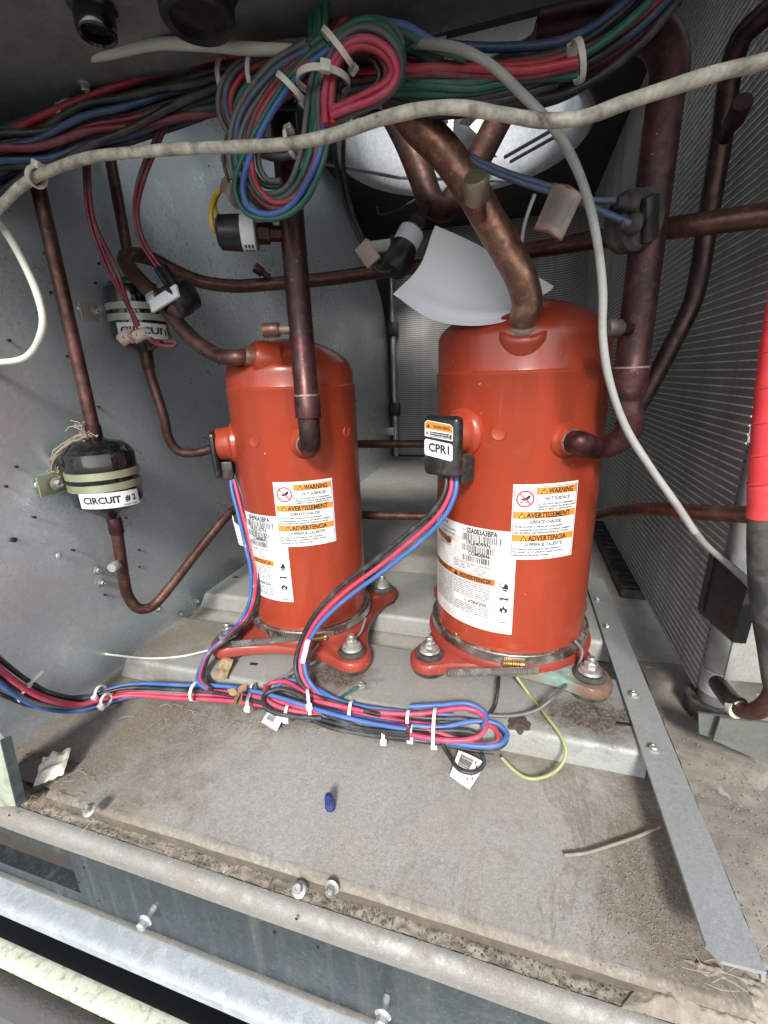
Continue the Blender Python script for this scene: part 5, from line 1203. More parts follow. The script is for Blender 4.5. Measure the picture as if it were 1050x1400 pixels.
# ------------------------------------------------------------------ hanging loops of spare wire
lo = thing("wire_loops", "coiled loops of spare green, grey, red and blue wire hanging by nylon ties", "wire loops", Y(420, 160, .36))
yL = .355
def wl(pts, c, r=.0031, dy=0.0, n=2, gap=8.5):
    r = r*.60; cs = [c]+[{"blue": "green", "green": "green", "grey": "green", "red": "maroon", "pink": "red", "maroon": "black", "steelblue": "grey", "black": "black"}[c]]*(n-1)
    m = len(pts)
    for k, cc in enumerate(cs):
        P = []
        for i, q in enumerate(pts):
            a = pts[max(i-1, 0)]; b = pts[min(i+1, m-1)]; tx, ty = b[0]-a[0], b[1]-a[1]; L = math.hypot(tx, ty) or 1
            o = k*gap*(1+.25*math.sin(i*1.7+k)); P.append(Y(q[0]-ty/L*o, q[1]+tx/L*o, yL+dy+k*.0022+.0012*math.sin(i*1.3+k)))
        MB().tube(spline(P, 8), r*(1+.06*math.sin(k*3+len(pts))), 10).build("wire", W[cc], lo, 60)
# long lower oval
wl([(452, 66), (420, 92), (380, 140), (346, 205), (332, 255), (342, 284), (370, 293), (398, 280), (420, 248), (438, 205), (446, 150), (450, 100), (470, 52)], "blue", 0.0036, -.012)
wl([(447, 60), (408, 88), (366, 140), (342, 195), (342, 240), (358, 268), (384, 272), (408, 250), (424, 210), (434, 160), (440, 110), (458, 60), (490, 38), (525, 36), (545, 60), (550, 90)], "green", 0.0038, -.009)
wl([(440, 66), (396, 92), (348, 145), (327, 195), (333, 235), (352, 262), (380, 264), (398, 248), (412, 205), (420, 150), (428, 100), (450, 55), (487, 32), (522, 28), (546, 50), (551, 82)], "grey", 0.0038, -.006)
wl([(440, 76), (400, 102), (360, 150), (344, 205), (350, 250), (374, 276), (402, 270), (426, 232), (441, 175), (446, 130), (458, 88), (490, 60), (520, 64), (538, 84), (538, 110), (518, 134), (480, 152), (452, 158)], "red", 0.0039, -.010)
wl([(442, 82), (404, 112), (372, 150), (356, 190), (354, 225), (366, 246), (384, 248)], "grey", 0.0036, -.003)
wl([(444, 90), (410, 118), (384, 138), (366, 160)], "red", 0.0036, -.001)
wl([(430, 70), (384, 92), (336, 140), (324, 180), (322, 215), (336, 250), (362, 280), (386, 284), (414, 262), (432, 215), (442, 160)], "maroon", 0.0034, .004)
wl([(425, 66), (376, 96), (330, 155), (322, 205), (330, 240), (346, 262)], "steelblue", 0.0036, -.008)
wl([(434, 62), (388, 84), (338, 136), (330, 190), (340, 225)], "green", 0.0036, .001)
# left lesser loop
wl([(420, 66), (370, 72), (328, 92), (310, 120), (310, 150), (322, 180), (350, 200), (385, 204), (404, 196)], "steelblue", 0.0036, .004)
wl([(420, 76), (372, 82), (336, 100), (318, 126), (316, 152), (330, 178), (360, 192), (396, 190)], "red", 0.0036, .006)
wl([(416, 90), (370, 96), (340, 114), (324, 140), (324, 160), (340, 182), (366, 194), (400, 194)], "green", 0.0036, .008)
wl([(404, 88), (356, 104), (330, 130), (324, 155), (338, 186), (372, 208), (404, 206)], "green", 0.0036, .010)
wl([(430, 100), (380, 116), (350, 140), (344, 170), (360, 196), (400, 200)], "black", 0.0037, .012)
# right loop: red inside green and grey
wl([(445, 170), (444, 128), (456, 84), (480, 58), (508, 54), (534, 72), (543, 98), (532, 122), (506, 138), (478, 148), (454, 158)], "pink", 0.0041, -.018)
wl([(438, 190), (436, 132), (448, 84), (472, 48), (504, 38), (534, 54), (548, 86), (540, 118), (512, 142), (470, 160), (448, 170)], "grey", 0.0041, -.012)
wl([(432, 210), (430, 140), (442, 86), (464, 48), (496, 28), (530, 38), (549, 70), (549, 110)], "green", 0.0041, -.008)
wl([(450, 150), (458, 104), (480, 76), (508, 70), (528, 92), (524, 116), (500, 134), (462, 150)], "maroon", 0.0038, -.006)
wl([(456, 158), (480, 142), (512, 126), (532, 102)], "grey", 0.0037, -.002)
wl([(440, 100), (480, 98), (540, 96), (600, 92), (660, 94), (720, 96), (790, 84)], "red", 0.0041, .012)
wl([(460, 112), (540, 104), (600, 112), (650, 112), (700, 100), (790, 92)], "green", 0.0039, .016)
wl([(470, 122), (540, 118), (600, 122), (660, 116), (720, 100), (780, 96)], "green", 0.0039, .020)
wl([(470, 108), (540, 130), (600, 138), (680, 130), (760, 104)], "black", 0.0042, .024)
wl([(520, 30), (556, 36), (590, 56), (640, 72)], "blue", 0.0041, .004)
wl([(540, 52), (575, 60), (604, 82)], "grey", .0060, .014)
# rising pairs
wl([(436, -40), (434, 0), (432, 44), (430, 86), (420, 150)], "green", 0.0042, .004)
wl([(448, -40), (446, 0), (444, 40), (440, 80), (430, 130)], "green", 0.0042, .0)
wl([(505, -30), (490, 4), (466, 32), (440, 62)], "red", 0.0042, .018)
wl([(545, -30), (530, 2), (508, 28)], "red", 0.0041, .026)
wl([(400, -30), (396, 10), (380, 46)], "black", 0.0041, .03)
wl([(372, -30), (366, 20), (350, 52)], "black", 0.0037, .035)
wl([(350, -30), (344, 20), (334, 54)], "black", 0.0034, .035)
m_t2 = plain("bright nylon", (.72, .70, .63), .42, 0, .08, 60, 0, .25, (.42, .38, .30), 40)
tie(lo, Y(398, 120, yL-.010), (-.7, 0, -.75), .0120, 3.6, 1.0, .0022, m_t2)
tie(lo, Y(347, 98, yL+.006), (-.9, 0, .2), .0115, 1.9, .8, .0020, m_t2)
tie(lo, Y(442, 112, yL-.012), (.12, .0, .99), .0200, 0.45, .9, .0024, m_t2)
tie(lo, Y(462, 66, yL-.014), (.75, 0, .65), .0150, 2.4, .8, .0022, m_t2)
tie(lo, Y(398, 196, yL+.004), (.9, 0, .2), .0100, 4.4, .9, .0018, m_t2)
g2 = thing("gland_wires", "red, yellow and black wires dropping out of the larger black gland overhead", "wires", Y(262, 30, .36))
for c, pts in (("red", [(246, 4), (243, 30), (232, 60), (225, 95)]), ("yellow", [(256, 4), (258, 28), (264, 52), (268, 90)]), ("yellow", [(262, 4), (265, 30), (272, 56), (280, 92)]), ("black", [(272, 6), (284, 34), (300, 64), (318, 96)]), ("black", [(236, 8), (226, 40), (212, 76), (200, 120)])):
    MB().tube(spline([Y(a, b, .352+.012*i) for i, (a, b) in enumerate(pts)], 7), .0021, 8).build("wire", W[c], g2, 60)
# ------------------------------------------------------------------ single cables
def cable(name, lab, pts, r, mat, cat="cable", step=10, n=14):
    P = spline(pts, step); t = MB().tube(P, [r*(1+.03*math.sin(i*.37)+.02*noise.noise(Vector((i*.21, r*900, 0)))) for i in range(len(P))], n).build(name, mat, None, 60)
    return tag(t, lab, cat)
yW = .30
cable("cable", "dirty cream coloured cable sweeping across the whole width in front", [Y(-40, 320, yW), Y(0, 283, yW), Y(30, 254, yW), Y(62, 236, yW), Y(125, 215, yW), Y(190, 208, yW), Y(260, 203, yW), Y(320, 201, yW), Y(390, 197, yW), Y(450, 186, yW), Y(520, 163, yW), Y(575, 150, yW), Y(625, 147, yW), Y(690, 157, yW), Y(745, 165, yW), Y(800, 160, yW), Y(850, 142, yW), Y(910, 122, yW), Y(980, 100, yW), Y(1050, 84, yW), Y(1110, 72, yW)], .0035, m_cable_w)
tie_par = bpy.data.objects["cable"]
tie(tie_par, Y(50, 242, yW), (-.8, 0, .45), .0062, 1.6)
cable("cable", "clean pale cable hanging in a loop at the left edge", [Y(-40, 270, .315), Y(-10, 296, .315), Y(10, 320, .315), Y(35, 365, .315), Y(52, 405, .315), Y(59, 440, .315), Y(52, 468, .315), Y(38, 487, .315), Y(18, 494, .315), Y(-30, 497, .315)], .0031, m_cable_p)
cable("cable", "pale grey jacketed cable coming out of the left cable gland", [Y(136, 50, .375), Y(128, 64, .365), Y(120, 76, .352), Y(132, 76, .345), Y(165, 69, .345), Y(215, 60, .345), Y(270, 61, .345), Y(330, 66, .35), Y(400, 69, .36), Y(440, 70, .372), Y(470, 76, .38)], .0037, m_cable_p)
cable("cable", "long grey cable drooping down in front of the right riser to the floor", [Y(545, 62, .385), Y(580, 60, .36), Y(625, 66, .345), Y(670, 88, .34), Y(715, 130, .34), Y(755, 172, .34), Y(785, 222, .345), Y(806, 280, .35), Y(818, 340, .355), Y(824, 400, .36), Y(824, 460, .365), Y(833, 520, .37), Y(856, 585, .375), Y(890, 640, .375), Y(925, 690, .375), Y(950, 728, .375)], .0028, m_cable_g)
cable("cable", "dark grey cable running on past the black cover plate to the hose", [Y(944, 718, .376), Y(965, 745, .374), Y(1000, 775, .370), Y(1025, 800, .365), Y(1060, 850, .36)], .0025, m_dkgrey)
c_ = leads("sensor_leads", "pair of slate blue leads through a clear tag to the round sensor clamp", [[Y(560, 120, .42), Y(585, 165, .42), Y(605, 188, .42), Y(640, 212, .42), Y(690, 235, .42), Y(760, 258, .415), Y(800, 273, .41), Y(866, 274, .405)], [Y(565, 120, .425), Y(592, 170, .415), Y(618, 200, .415), Y(660, 228, .415), Y(720, 252, .41), Y(770, 268, .408), Y(820, 288, .405), Y(862, 306, .402)]], ["steelblue", "steelblue"], .0024)
a, b = Y(762, 262, .405), Y(748, 318, .402)
def tagf(u, v):
    q = [Y(757, 252, .404), Y(796, 268, .400), Y(768, 328, .396), Y(731, 312, .400)]
    return (q[0]*(1-u)+q[1]*u)*(1-v)+(q[3]*(1-u)+q[2]*u)*v+Vector((0, -.006*math.sin(u*3.14), 0))
MB().sheet(tagf, 10, 8, .0010).build("tag", plain("yellowed tag", (.33, .25, .20), .35, 0, .2, 60, .05, .3, (.2, .13, .1), 60, coat=.3), c_)
mb = MB()
for k in range(9):
    u = .12+.085*k; mb.add([tagf(u, .15)+Vector((0, -.0012, 0)), tagf(u+.03, .15)+Vector((0, -.0012, 0)), tagf(u+.03, .85)+Vector((0, -.0012, 0)), tagf(u, .85)+Vector((0, -.0012, 0))], [(0, 1, 2, 3)])
mb.build("tag_print", m_grayink, c_, 0)
for v in (0, 1): MB().tube([tagf(0, v), tagf(.5, v)+Vector((0, -.001, 0)), tagf(1, v)], .0010, 6).build("tag_edge", plain("tag edge red", (.30, .10, .08), .5), c_)
# thin pale tie tail behind the discharge pipe
cable("tie_tail", "thin pale tie tail standing up behind the discharge pipe", [Y(711, 355, .50), Y(713, 330, .50), Y(719, 300, .50), Y(731, 266, .50)], .0018, m_nylon, "tie", 6, 8)
# ------------------------------------------------------------------ lower wiring harness along the tray
lh = thing("wiring_harness", "lower bundle of pink, blue and black wires lying along the front rail with hairpin loops", "wiring harness", Z(400, 960, .02), "wiring harnesses")
def zp(px, py, z=.012): return Z(px, py, z)
base = [Y(-50, 880, .195), Y(-10, 918, .228), Y(22, 940, .246), Y(58, 955, .264), Y(110, 962, .298), Y(180, 956, .330), Y(250, 946, .345), Y(310, 944, .350), Y(370, 955, .350), Y(440, 975, .345), Y(500, 988, .342), Y(560, 996, .340)]
for p in base:
    if p.z < .016: p.z = .016
harness(lh, base, ["black", "pink", "blue", "black", "red", "blue", "grey", "blue", "pink", "black", "black", "blue", "black", "pink", "grey"], .0108, .0023, 3, 8, .9, .8)
def wz(pts, c, r=.0032):
    r *= .76
    P = []
    for a, b, z in pts: P.append(Z(a, b, z))
    MB().tube(spline(P, 8), r, 10).build("wire", W[c], lh, 60)
# hairpins at the left end of the loops
wz([(600, 992, .022), (540, 985, .024), (480, 972, .026), (420, 948, .030), (390, 932, .032), (366, 936, .030), (362, 952, .028), (380, 966, .024), (420, 975, .022), (480, 984, .020), (560, 992, .020)], "pink")
wz([(620, 978, .026), (540, 972, .028), (470, 960, .030), (425, 938, .032), (396, 930, .030), (372, 944, .024), (368, 958, .020), (388, 974, .018), (440, 986, .016)], "blue")
wz([(640, 1010, .020), (560, 1004, .020), (500, 996, .022), (450, 978, .026), (412, 952, .032), (384, 942, .036), (362, 950, .032), (364, 968, .026), (392, 978, .022), (440, 982, .022)], "black", .0034)
wz([(560, 1012, .012), (500, 1004, .014), (440, 990, .016), (400, 962, .022), (376, 948, .026)], "black")
# hairpins at the right end
wz([(430, 958, .030), (500, 972, .030), (570, 976, .030), (630, 968, .032), (655, 974, .030), (665, 990, .027), (652, 1008, .024), (610, 1012, .022), (560, 1004, .020), (480, 990, .020)], "pink", .0034)
wz([(440, 970, .024), (520, 986, .024), (600, 994, .024), (650, 986, .026), (680, 990, .026), (693, 1003, .024), (684, 1017, .022), (650, 1020, .020), (590, 1010, .018), (500, 998, .016)], "blue", .0034)
wz([(450, 978, .018), (540, 1000, .018), (600, 1010, .018), (650, 1022, .018), (680, 1022, .018), (692, 1010, .020), (680, 994, .024), (640, 984, .026), (590, 982, .026), (500, 974, .026)], "black", .0034)
wz([(470, 992, .014), (540, 1008, .013), (600, 1016, .012), (650, 1026, .012), (676, 1028, .013)], "black", .0032)
wz([(460, 964, .026), (540, 984, .024), (600, 1002, .022), (650, 1018, .020), (680, 1014, .022), (676, 996, .024), (650, 986, .024)], "pink", .0032)
wz([(520, 990, .020), (580, 998, .022), (640, 1000, .024), (660, 1008, .022)], "black", .003)
wz([(560, 966, .034), (600, 964, .035), (640, 962, .034), (664, 976, .030), (660, 996, .026)], "blue", .0032)
# the three supply wires up to the CPR1 cover
yc = .412
for k, c, dx, r in ((0, "black", -6, .0027), (1, "pink", 2, .0024), (2, "blue", 9, .0024)):
    P = [Y(616+dx*.8, 640, yc+.008), Y(614+dx, 672, yc), Y(598+dx*1.1, 702+dx*.4, yc-.004), Y(566+dx, 732+dx*.9, yc-.006), Y(520+dx*.6, 770+dx*1.1, yc-.008), Y(472+dx*.4, 806+dx*1.2, yc-.012), Y(436+dx*.5, 842+dx*.8, yc-.018), Y(418+dx*.6, 872+dx*.4, yc-.024), Y(409+dx*.8, 905, yc-.034), Y(414+dx*.9, 930, yc-.045), Y(432+dx, 952, yc-.052), Y(470, 972, yc-.060), Y(520, 984, yc-.064)]
    for p in P:
        if p.z < .030: p.z = .030
    MB().tube(spline(P, 8), r, 11).build("supply_wire", W[c], lh, 60)
# three wires from the left compressor's cover
yl = ptL.y
for k, c, dx, r in ((0, "blue", -3, .0023), (1, "pink", 3, .0023), (2, "black", 8, .0023)):
    P = [Y(316+dx*.3, 645, yl+.004), Y(320+dx, 668, yl-.004), Y(328+dx, 700, yl-.010), Y(338+dx*1.2, 742, yl-.014), Y(346+dx*1.1, 780, yl-.018), Y(344+dx, 822, yl-.022), Y(330+dx*.8, 850, yl-.026), Z(304+dx*.4, 876, .062), Z(286+dx*.3, 892, .046), Z(276+dx*.5, 912, .036), Z(272+dx*.7, 930, .030), Z(284+dx*.5, 942, .028)]
    for p in P:
        if p.z < .028: p.z = .028
    MB().tube(spline(P, 8), r, 10).build("supply_wire", W[c], lh, 60)
m_t3 = plain("white nylon", (.80, .80, .76), .42, 0, .05, 60, 0, .2, (.50, .46, .38), 40)
tie(lh, Y(38, 947, .254), (-.8, -.1, .45), .0125, 1.2, .9, .0022, m_t2, .02)
for px, py, z, r, h, d in ((137, 946, .020, .0076, .2, (1, .1, 0)), (268, 945, .020, .0118, 2.0, (1, .05, 0)), (145, 957, .018, .0076, .3, (1, .1, 0)), (345, 944, .024, .0085, .5, (1, .2, 0)), (342, 958, .020, .0090, .4, (1, .2, 0)), (422, 962, .026, .0165, -.5, (.85, .5, 0)), (480, 976, .022, .0140, .9, (1, .2, 0)), (594, 994, .024, .0200, 1.3, (1, .1, 0)), (558, 982, .028, .0080, .6, (1, .1, 0)), (562, 1000, .018, .0080, .4, (1, .1, 0)), (393, 974, .020, .0075, .5, (1, .2, 0)), (525, 1002, .016, .0070, .5, (1, .2, 0))):
    tie(lh, zp(px, py, z), d, r, h, 1.0, .0020, m_t3)
tie(lh, Y(319, 863, yl-.03), (.6, -.3, .7), .0070, .4, 1.0, .002, m_t3)
# white wire-number sleeve
p = Y(416, 888, yc-.030); MB().tube([Y(421, 876, yc-.0345), Y(414, 905, yc-.0385)], .0030, 12).build("number_sleeve", m_white, lh, 50)
def barcode_tag(name, lab, q, z, roll=0):
    t = thing(name, lab, "tag", q[0], "printed wire tags")
    def f(u, v): return (q[0]*(1-u)+q[1]*u)*(1-v)+(q[3]*(1-u)+q[2]*u)*v+Vector((0, 0, .0012*math.sin(u*3+v*2)))
    MB().sheet(f, 8, 10, .0007).build("film", m_labelold, t)
    mb = MB(); rnd = random.Random(len(lab)); v = .12
    up = (q[1]-q[0]).cross(q[3]-q[0]).normalized(); up = up if up.dot(O-q[0]) > 0 else -up
    while v < .62:
        h = rnd.choice((.012, .02, .035)); mb.add([f(.15, v)+up*.0007, f(.62, v)+up*.0007, f(.62, v+h)+up*.0007, f(.15, v+h)+up*.0007], [(0, 1, 2, 3)]); v += h+rnd.choice((.012, .02))
    for k in range(7):
        mb.add([f(.70+.08*(k % 3), .12+.1*k)+up*.0007, f(.74+.08*(k % 3), .12+.1*k)+up*.0007, f(.74+.08*(k % 3), .2+.1*k)+up*.0007, f(.70+.08*(k % 3), .2+.1*k)+up*.0007], [(0, 1, 2, 3)])
    mb.build("barcode", m_ink, t, 0); return t
barcode_tag("wire_tag", "white barcode tag on a thin black lead hanging below the right hairpins", [zp(627, 1026, .012), zp(664, 1044, .010), zp(642, 1078, .004), zp(615, 1062, .005)], 0)
leads("tag_lead", "thin black lead looped through the barcode tag", [[zp(600, 1010, .018), zp(612, 1030, .012), zp(628, 1052, .010), zp(648, 1056, .010), zp(662, 1044, .012), zp(658, 1030, .014)]], ["black"], .0019)
barcode_tag("wire_tag", "small curled white tag tucked under the left hairpins", [zp(366, 974, .018), zp(388, 980, .016), zp(378, 998, .006), zp(358, 988, .008)], 0)
def curl(u, v):
    q = [Y(318, 704, yl-.01), Y(328, 720, yl-.012), Y(337, 748, yl-.016), Y(327, 742, yl-.012)]
    return (q[0]*(1-u)+q[1]*u)*(1-v)+(q[3]*(1-u)+q[2]*u)*v+Vector((-.004*math.sin(u*3.14), 0, 0))
tag(MB().sheet(curl, 8, 8, .0006).build("wire_tag", m_white), "white paper flag curled on the left compressor's wires beside the data plate", "tag", "printed wire tags")
# ground wires
gw = leads("ground_wire", "yellow green ground wire looping in front of the right compressor's corroded foot", [[Y(706, 925, .425), Y(724, 950, .42), Z(748, 980, .034), Z(768, 1008, .030), Z(774, 1030, .022), Z(764, 1050, .010), Z(744, 1062, .006), Z(722, 1064, .005), Z(704, 1054, .006), Z(686, 1036, .010)]], ["lime"], .0016, "ground wire")
hl = leads("heater_lead", "dark heater lead with yellow crimp over the right foot", [[Y(786, 876, .468), Y(796, 890, .46), Y(790, 912, .45), Y(775, 935, .43), Z(758, 952, .046), Z(735, 970, .036), Z(705, 978, .030), Z(668, 978, .028), Z(640, 972, .026)], [Y(682, 926, .425), Z(680, 948, .038), Z(676, 966, .030), Z(668, 978, .028)]], ["grey", "black"], .0019, "lead")
MB().tube([Y(779, 923, .4420), Y(767, 936, .4360)], .0034, 12).build("crimp", W["yellow"], hl, 50)
hl = leads("heater_lead", "thin dark heater lead with yellow crimp over the left compressor's foot", [[Y(500, 845, .47), Y(492, 866, .455), Y(470, 884, .44), Y(445, 896, .425), Z(425, 908, .044), Z(395, 922, .034), Z(360, 938, .03)], [Y(436, 880, .418), Z(420, 900, .042), Z(400, 915, .036), Z(388, 935, .03)]], ["grey", "grey"], .0017, "lead")
MB().tube([Y(447, 895, .4245), Y(436, 902, .42)], .0032, 12).build("crimp", W["yellow"], hl, 50)
gs = leads("ground_stub", "short green ground lead ending in a ring lug on the front rail", [[Z(462, 957, RAILH+.002), Z(474, 948, RAILH+.002), Z(490, 939, RAILH+.002)]], ["green"], .0017, "lead")
hexbolt(0, 0, 0, (0, 0, 1), .0040, gs, "lug_screw", Z(493, 937, RAILH+.0006), .0030)
# ------------------------------------------------------------------ loose things
def paper(u, v):
    a = [(752, 391), (722, 402), (690, 405), (650, 400), (585, 306)]
    A = [Y(757, 391, .492), Y(722, 372, .490), Y(680, 350, .485), Y(640, 328, .475), Y(596, 308, .465)]
    B = [Y(733, 411, .466), Y(702, 435, .4495), Y(650, 445, .442), Y(590, 436, .438), Y(537, 402, .430)]
    def cv(P, t): k = min(int(t*4), 3); S = spline(P, 10); return S[min(int(round(t*40)), 40)]
    return cv(A, u)*(1-v)+cv(B, u)*v+Vector((.001*math.sin(v*9+u*4), .010*math.sin(v*3.14)-.004*max(0, 1-abs(v-.80)/.10)*math.sin(u*3.14), -.006*math.sin(v*3.14)*u))
tag(MB().sheet(paper, 40, 16, .0005).build("paper", plain("paper", (.80, .80, .83), .6, 0, .03, 30)), "white sheet of paper caught on top of the right compressor", "paper")
wn = thing("wire_nut", "small dark blue wire nut standing on the dusty tray", "wire nut", Z(452, 1104, 0))
p = Z(452, 1105, 0)
ax = Vector((-.06, .0, 1)).normalized()
MB().lathe([(.0040, 0), (.0043, .001), (.0041, .004), (.0034, .0095), (.0030, .0142), (.0023, .0156), (.0005, .016)], p, ax, 24).build("shell", plain("navy plastic", (.018, .028, .14), .42, 0, .15, 60, 0, .3, (.12, .12, .16), 50), wn, 40)
mb = MB()
for k in range(10):
    a = k*.628; o = Vector((math.cos(a), math.sin(a), 0)); mb.tube([p+o*.0043+ax*.001, p+o*.0036+ax*.0092, p+o*.0031+ax*.0135], .0005, 5)
mb.build("ribs", plain("navy rib", (.022, .035, .17), .4), wn)
tg = thing("torn_paper", "torn crumpled scrap of white paper on the dirt at the tray's left end", "paper scrap", Z(75, 1055, 0))
q = [Z(47, 1078, .0), Z(60, 1038, .014), Z(98, 1026, .010), Z(88, 1062, .004)]
def scrap(u, v): return (q[0]*(1-u)+q[3]*u)*(1-v)+(q[1]*(1-u)+q[2]*u)*v+Vector((0, 0, .0045*noise.noise(Vector((u*4, v*4, 1)))+.003))
MB().sheet(scrap, 14, 14, .0005).build("sheet", plain("cream scrap", (.66, .63, .54), .7, 0, .12, 40, .1, .3, (.4, .34, .25), 40), tg, 20)
zt_o = cable("cable_tie", "loose used nylon tie lying on the left end of the front rail", [Z(137, 893, RAILH+.003), Z(160, 896, RAILH+.002), Z(205, 900, RAILH+.0015), Z(250, 897, RAILH+.002), Z(285, 889, RAILH+.004)], .0014, m_nylon, "tie", 6, 8)
MB().box(Z(139, 893, RAILH+.004), (.008, .006, .005), None, .001).build("tie_head", m_nylon, zt_o)
tw = cable("twig", "thin grey twig lying on the dirty tray near the strip", [Z(771, 1169, .002), Z(800, 1166, .0025), Z(840, 1154, .003), Z(875, 1142, .003), Z(902, 1130, .004)], .0013, plain("grey bark", (.27, .235, .19), .9, 0, .4, 150, .4), "twig", 6, 7)
lf = thing("dry_leaf_sprig", "dry brown four-leaved sprig caught in the lower wire bundle", "dry leaves", zp(326, 948, .03))
cc = zp(325, 950, .034)
for k, (a, b) in enumerate(((311, 944), (338, 936), (320, 964), (330, 962))):
    e = zp(a, b, .038); d = e-cc; s = d.cross(Vector((0, -1, .6))).normalized()*d.length*.32
    MB().sheet(lambda u, v, e=e, d=d, s=s: cc+d*v+s*(u-.5)*2*math.sin(min(v*1.05, 1)*3.0+.08)+Vector((0, 0, .002*abs(u-.5))), 6, 8, .0005).build("leaf", plain("dry leaf", (.30, .19, .10), .75, 0, .25, 60), lf)
# crumpled brown leaf litter by the left foot
lt = thing("leaf_litter", "crumpled tan leaf by the left compressor's near left foot", "dry leaf", Z(302, 910, .028))
q = [Z(290, 926, .027), Z(305, 897, .033), Z(320, 902, .034), Z(308, 930, .028)]
MB().sheet(lambda u, v: (q[0]*(1-u)+q[3]*u)*(1-v)+(q[1]*(1-u)+q[2]*u)*v+Vector((0, 0, .004*noise.noise(Vector((u*3, v*3, 7))))), 10, 10, .0005).build("leaf", plain("tan leaf", (.36, .27, .16), .8, 0, .35, 60), lt, 20)

# ------------------------------------------------------------------ loose dirt
def debris(name, lab, fn, count, s0, s1, mat, seed):
    rnd = random.Random(seed); mb = MB()
    for k in range(count):
        p = fn(rnd); s = s0*(s1/s0)**(rnd.random()**2.2)
        a = [Vector((rnd.gauss(0, 1), rnd.gauss(0, 1), rnd.gauss(0, .7))) for _ in range(5)]
        a = [v.normalized()*s*rnd.uniform(.6, 1.1) for v in a]; a = [Vector((v.x, v.y, v.z*.6)) for v in a]
        top = p+Vector((0, 0, s*.55)); r_ = [p+Vector((math.cos(j*1.257+k)*s*rnd.uniform(.6, 1.2), math.sin(j*1.257+k)*s*rnd.uniform(.6, 1.2), rnd.uniform(-.2, .2)*s)) for j in range(5)]
        mb.add([top+Vector((rnd.uniform(-.3, .3)*s, rnd.uniform(-.3, .3)*s, 0))]+r_, [(0, 1+j, 1+(j+1) % 5) for j in range(5)]+[(5, 4, 3, 2, 1)])
    o = mb.build(name, mat, None, 0); return tag(o, lab, "dirt", kind="stuff")
def tri_pt(a, b, c, z=.0):
    def f(r):
        u, v = r.random(), r.random()
        if u+v > 1: u, v = 1-u, 1-v
        e = .22; u += r.gauss(0, e)*.6; v += r.gauss(0, e)*.6
        q = Z(a[0]+(b[0]-a[0])*u+(c[0]-a[0])*v, a[1]+(b[1]-a[1])*u+(c[1]-a[1])*v, z); return q
    return f
def gutter(u, v):
    x = -.50+.64*u; y = .1978+.0092*v
    return Vector((x, y, -.0128+.0016*noise.noise(Vector((x*45, y*60, 2)))+.002*noise.noise(Vector((x*160, y*160, 5)))+.0022*max(0, noise.noise(Vector((x*13, 0, 8))))))
tag(MB().grid(gutter, 420, 12).build("gutter_dirt", m_dirtlight, None, 60), "brown dirt packed in the gutter between the tray edge and the front lip", "dirt", kind="stuff")
debris("gutter_debris", "crumbs of dirt scattered along the gutter behind the front lip", lambda r: Vector((r.uniform(-.50, .14), r.uniform(.1965, .2065), -.0122+.0010*r.random())), 2600, .0002, .0011, m_dirt, 1)
def corner_heap(u, v):
    q = [Z(18, 1112, -.012), Z(110, 1112, -.012), Z(110, 1040, .0), Z(8, 1010, .0)]
    p = (q[0]*(1-u)+q[1]*u)*(1-v)+(q[3]*(1-u)+q[2]*u)*v; e = min(u, 1-u, v, 1-v)*4; e = min(e, 1)
    return p+Vector((0, 0, -.004+e*(.0045+.006*noise.noise(p*55)+.003*noise.noise(p*150))))
tag(MB().grid(corner_heap, 70, 70).build("dirt_heap", m_dirt, None, 60), "cracked brown dirt heaped on the broken left corner of the tray", "dirt", kind="stuff")
debris("tray_debris", "fine grit scattered over the left part of the tray", tri_pt((10, 1030), (150, 960), (230, 1090)), 2600, .00015, .0007, m_dirtlight, 2)
debris("tray_debris", "brown grit piled on the tray beside the steel strip", tri_pt((885, 1075), (960, 1300), (790, 1260)), 3000, .00015, .0007, m_dirtlight, 3)
debris("tray_debris", "crumbs and fibres gathered under the lower wire bundle", tri_pt((200, 960), (560, 1005), (330, 1000)), 2000, .00015, .0008, m_dirt, 4)
debris("rail_debris", "dirt crumbs on the left end of the front mounting rail", tri_pt((150, 905), (250, 855), (290, 900), RAILH), 1600, .00015, .0008, m_dirtlight, 5)
debris("floor_debris", "dirt between the two mounting rails at the left", tri_pt((240, 850), (340, 840), (270, 822), .0), 1200, .00015, .0009, m_dirtlight, 6)
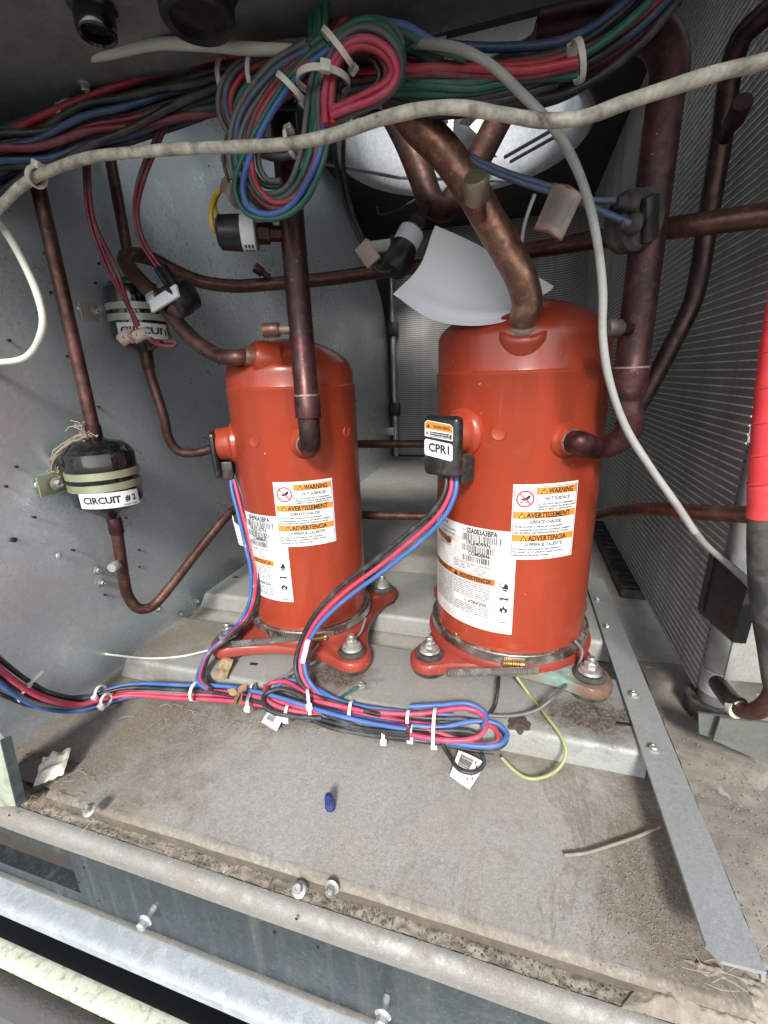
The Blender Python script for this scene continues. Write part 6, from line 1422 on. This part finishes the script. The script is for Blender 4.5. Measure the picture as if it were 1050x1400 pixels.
debris("floor_debris", "grit over the floor pan right of the steel strip", tri_pt((930, 1000), (1050, 1300), (1050, 1000), -.002), 1500, .00015, .0010, m_dirtlight, 7)
def heap2(u, v):
    q = [Z(850, 1372, -.008), Z(1070, 1436, -.008), Z(1070, 1330, .004), Z(915, 1290, -.001)]
    p = (q[0]*(1-u)+q[1]*u)*(1-v)+(q[3]*(1-u)+q[2]*u)*v; e = min(min(u, 1-u, v, 1-v)*5, 1)
    return p+Vector((0, 0, -.004+e*(.0038+.0030*noise.noise(p*60)+.0022*noise.noise(p*150)+.0012*noise.noise(p*400))))
tag(MB().grid(heap2, 90, 50).build("dirt_heap", m_dirtlight, None, 60), "damp brown dirt clotted at the tray's right front corner below the strip", "dirt", kind="stuff")
rnd = random.Random(11); mb = MB()
for k in range(70):
    x, y = rnd.uniform(180, 560), rnd.uniform(965, 1004); p = zp(x, y, .003); d = Vector((rnd.gauss(0, 1), rnd.gauss(0, .6), rnd.uniform(.0, .5))).normalized()*rnd.uniform(.004, .016)
    mb.tube(spline([p, p+d*.5+Vector((rnd.uniform(-.003, .003), rnd.uniform(-.003, .003), .002)), p+d], 3), .00022, 3)
for k in range(40):
    x, y = rnd.uniform(30, 130), rnd.uniform(1050, 1120); p = zp(x, y, .0); d = Vector((rnd.gauss(0, 1), rnd.gauss(0, .6), rnd.uniform(-.2, .4))).normalized()*rnd.uniform(.004, .016)
    mb.tube(spline([p, p+d*.5+Vector((rnd.uniform(-.003, .003), rnd.uniform(-.003, .003), .002)), p+d], 3), .00022, 3)
for k in range(20):
    x, y = rnd.uniform(960, 1050), rnd.uniform(1305, 1360); p = zp(x, y, .006); d = Vector((rnd.gauss(0, 1), rnd.gauss(0, .6), rnd.uniform(-.2, .4))).normalized()*rnd.uniform(.004, .02)
    mb.tube(spline([p, p+d*.5+Vector((rnd.uniform(-.003, .003), rnd.uniform(-.003, .003), .002)), p+d], 3), .00022, 3)
tag(mb.build("plant_fibres", plain("dry fibre", (.36, .31, .24), .9, 0, .4, 200), None), "dry plant fibres and grass strands caught along the wires and dirt", "fibres", kind="stuff")
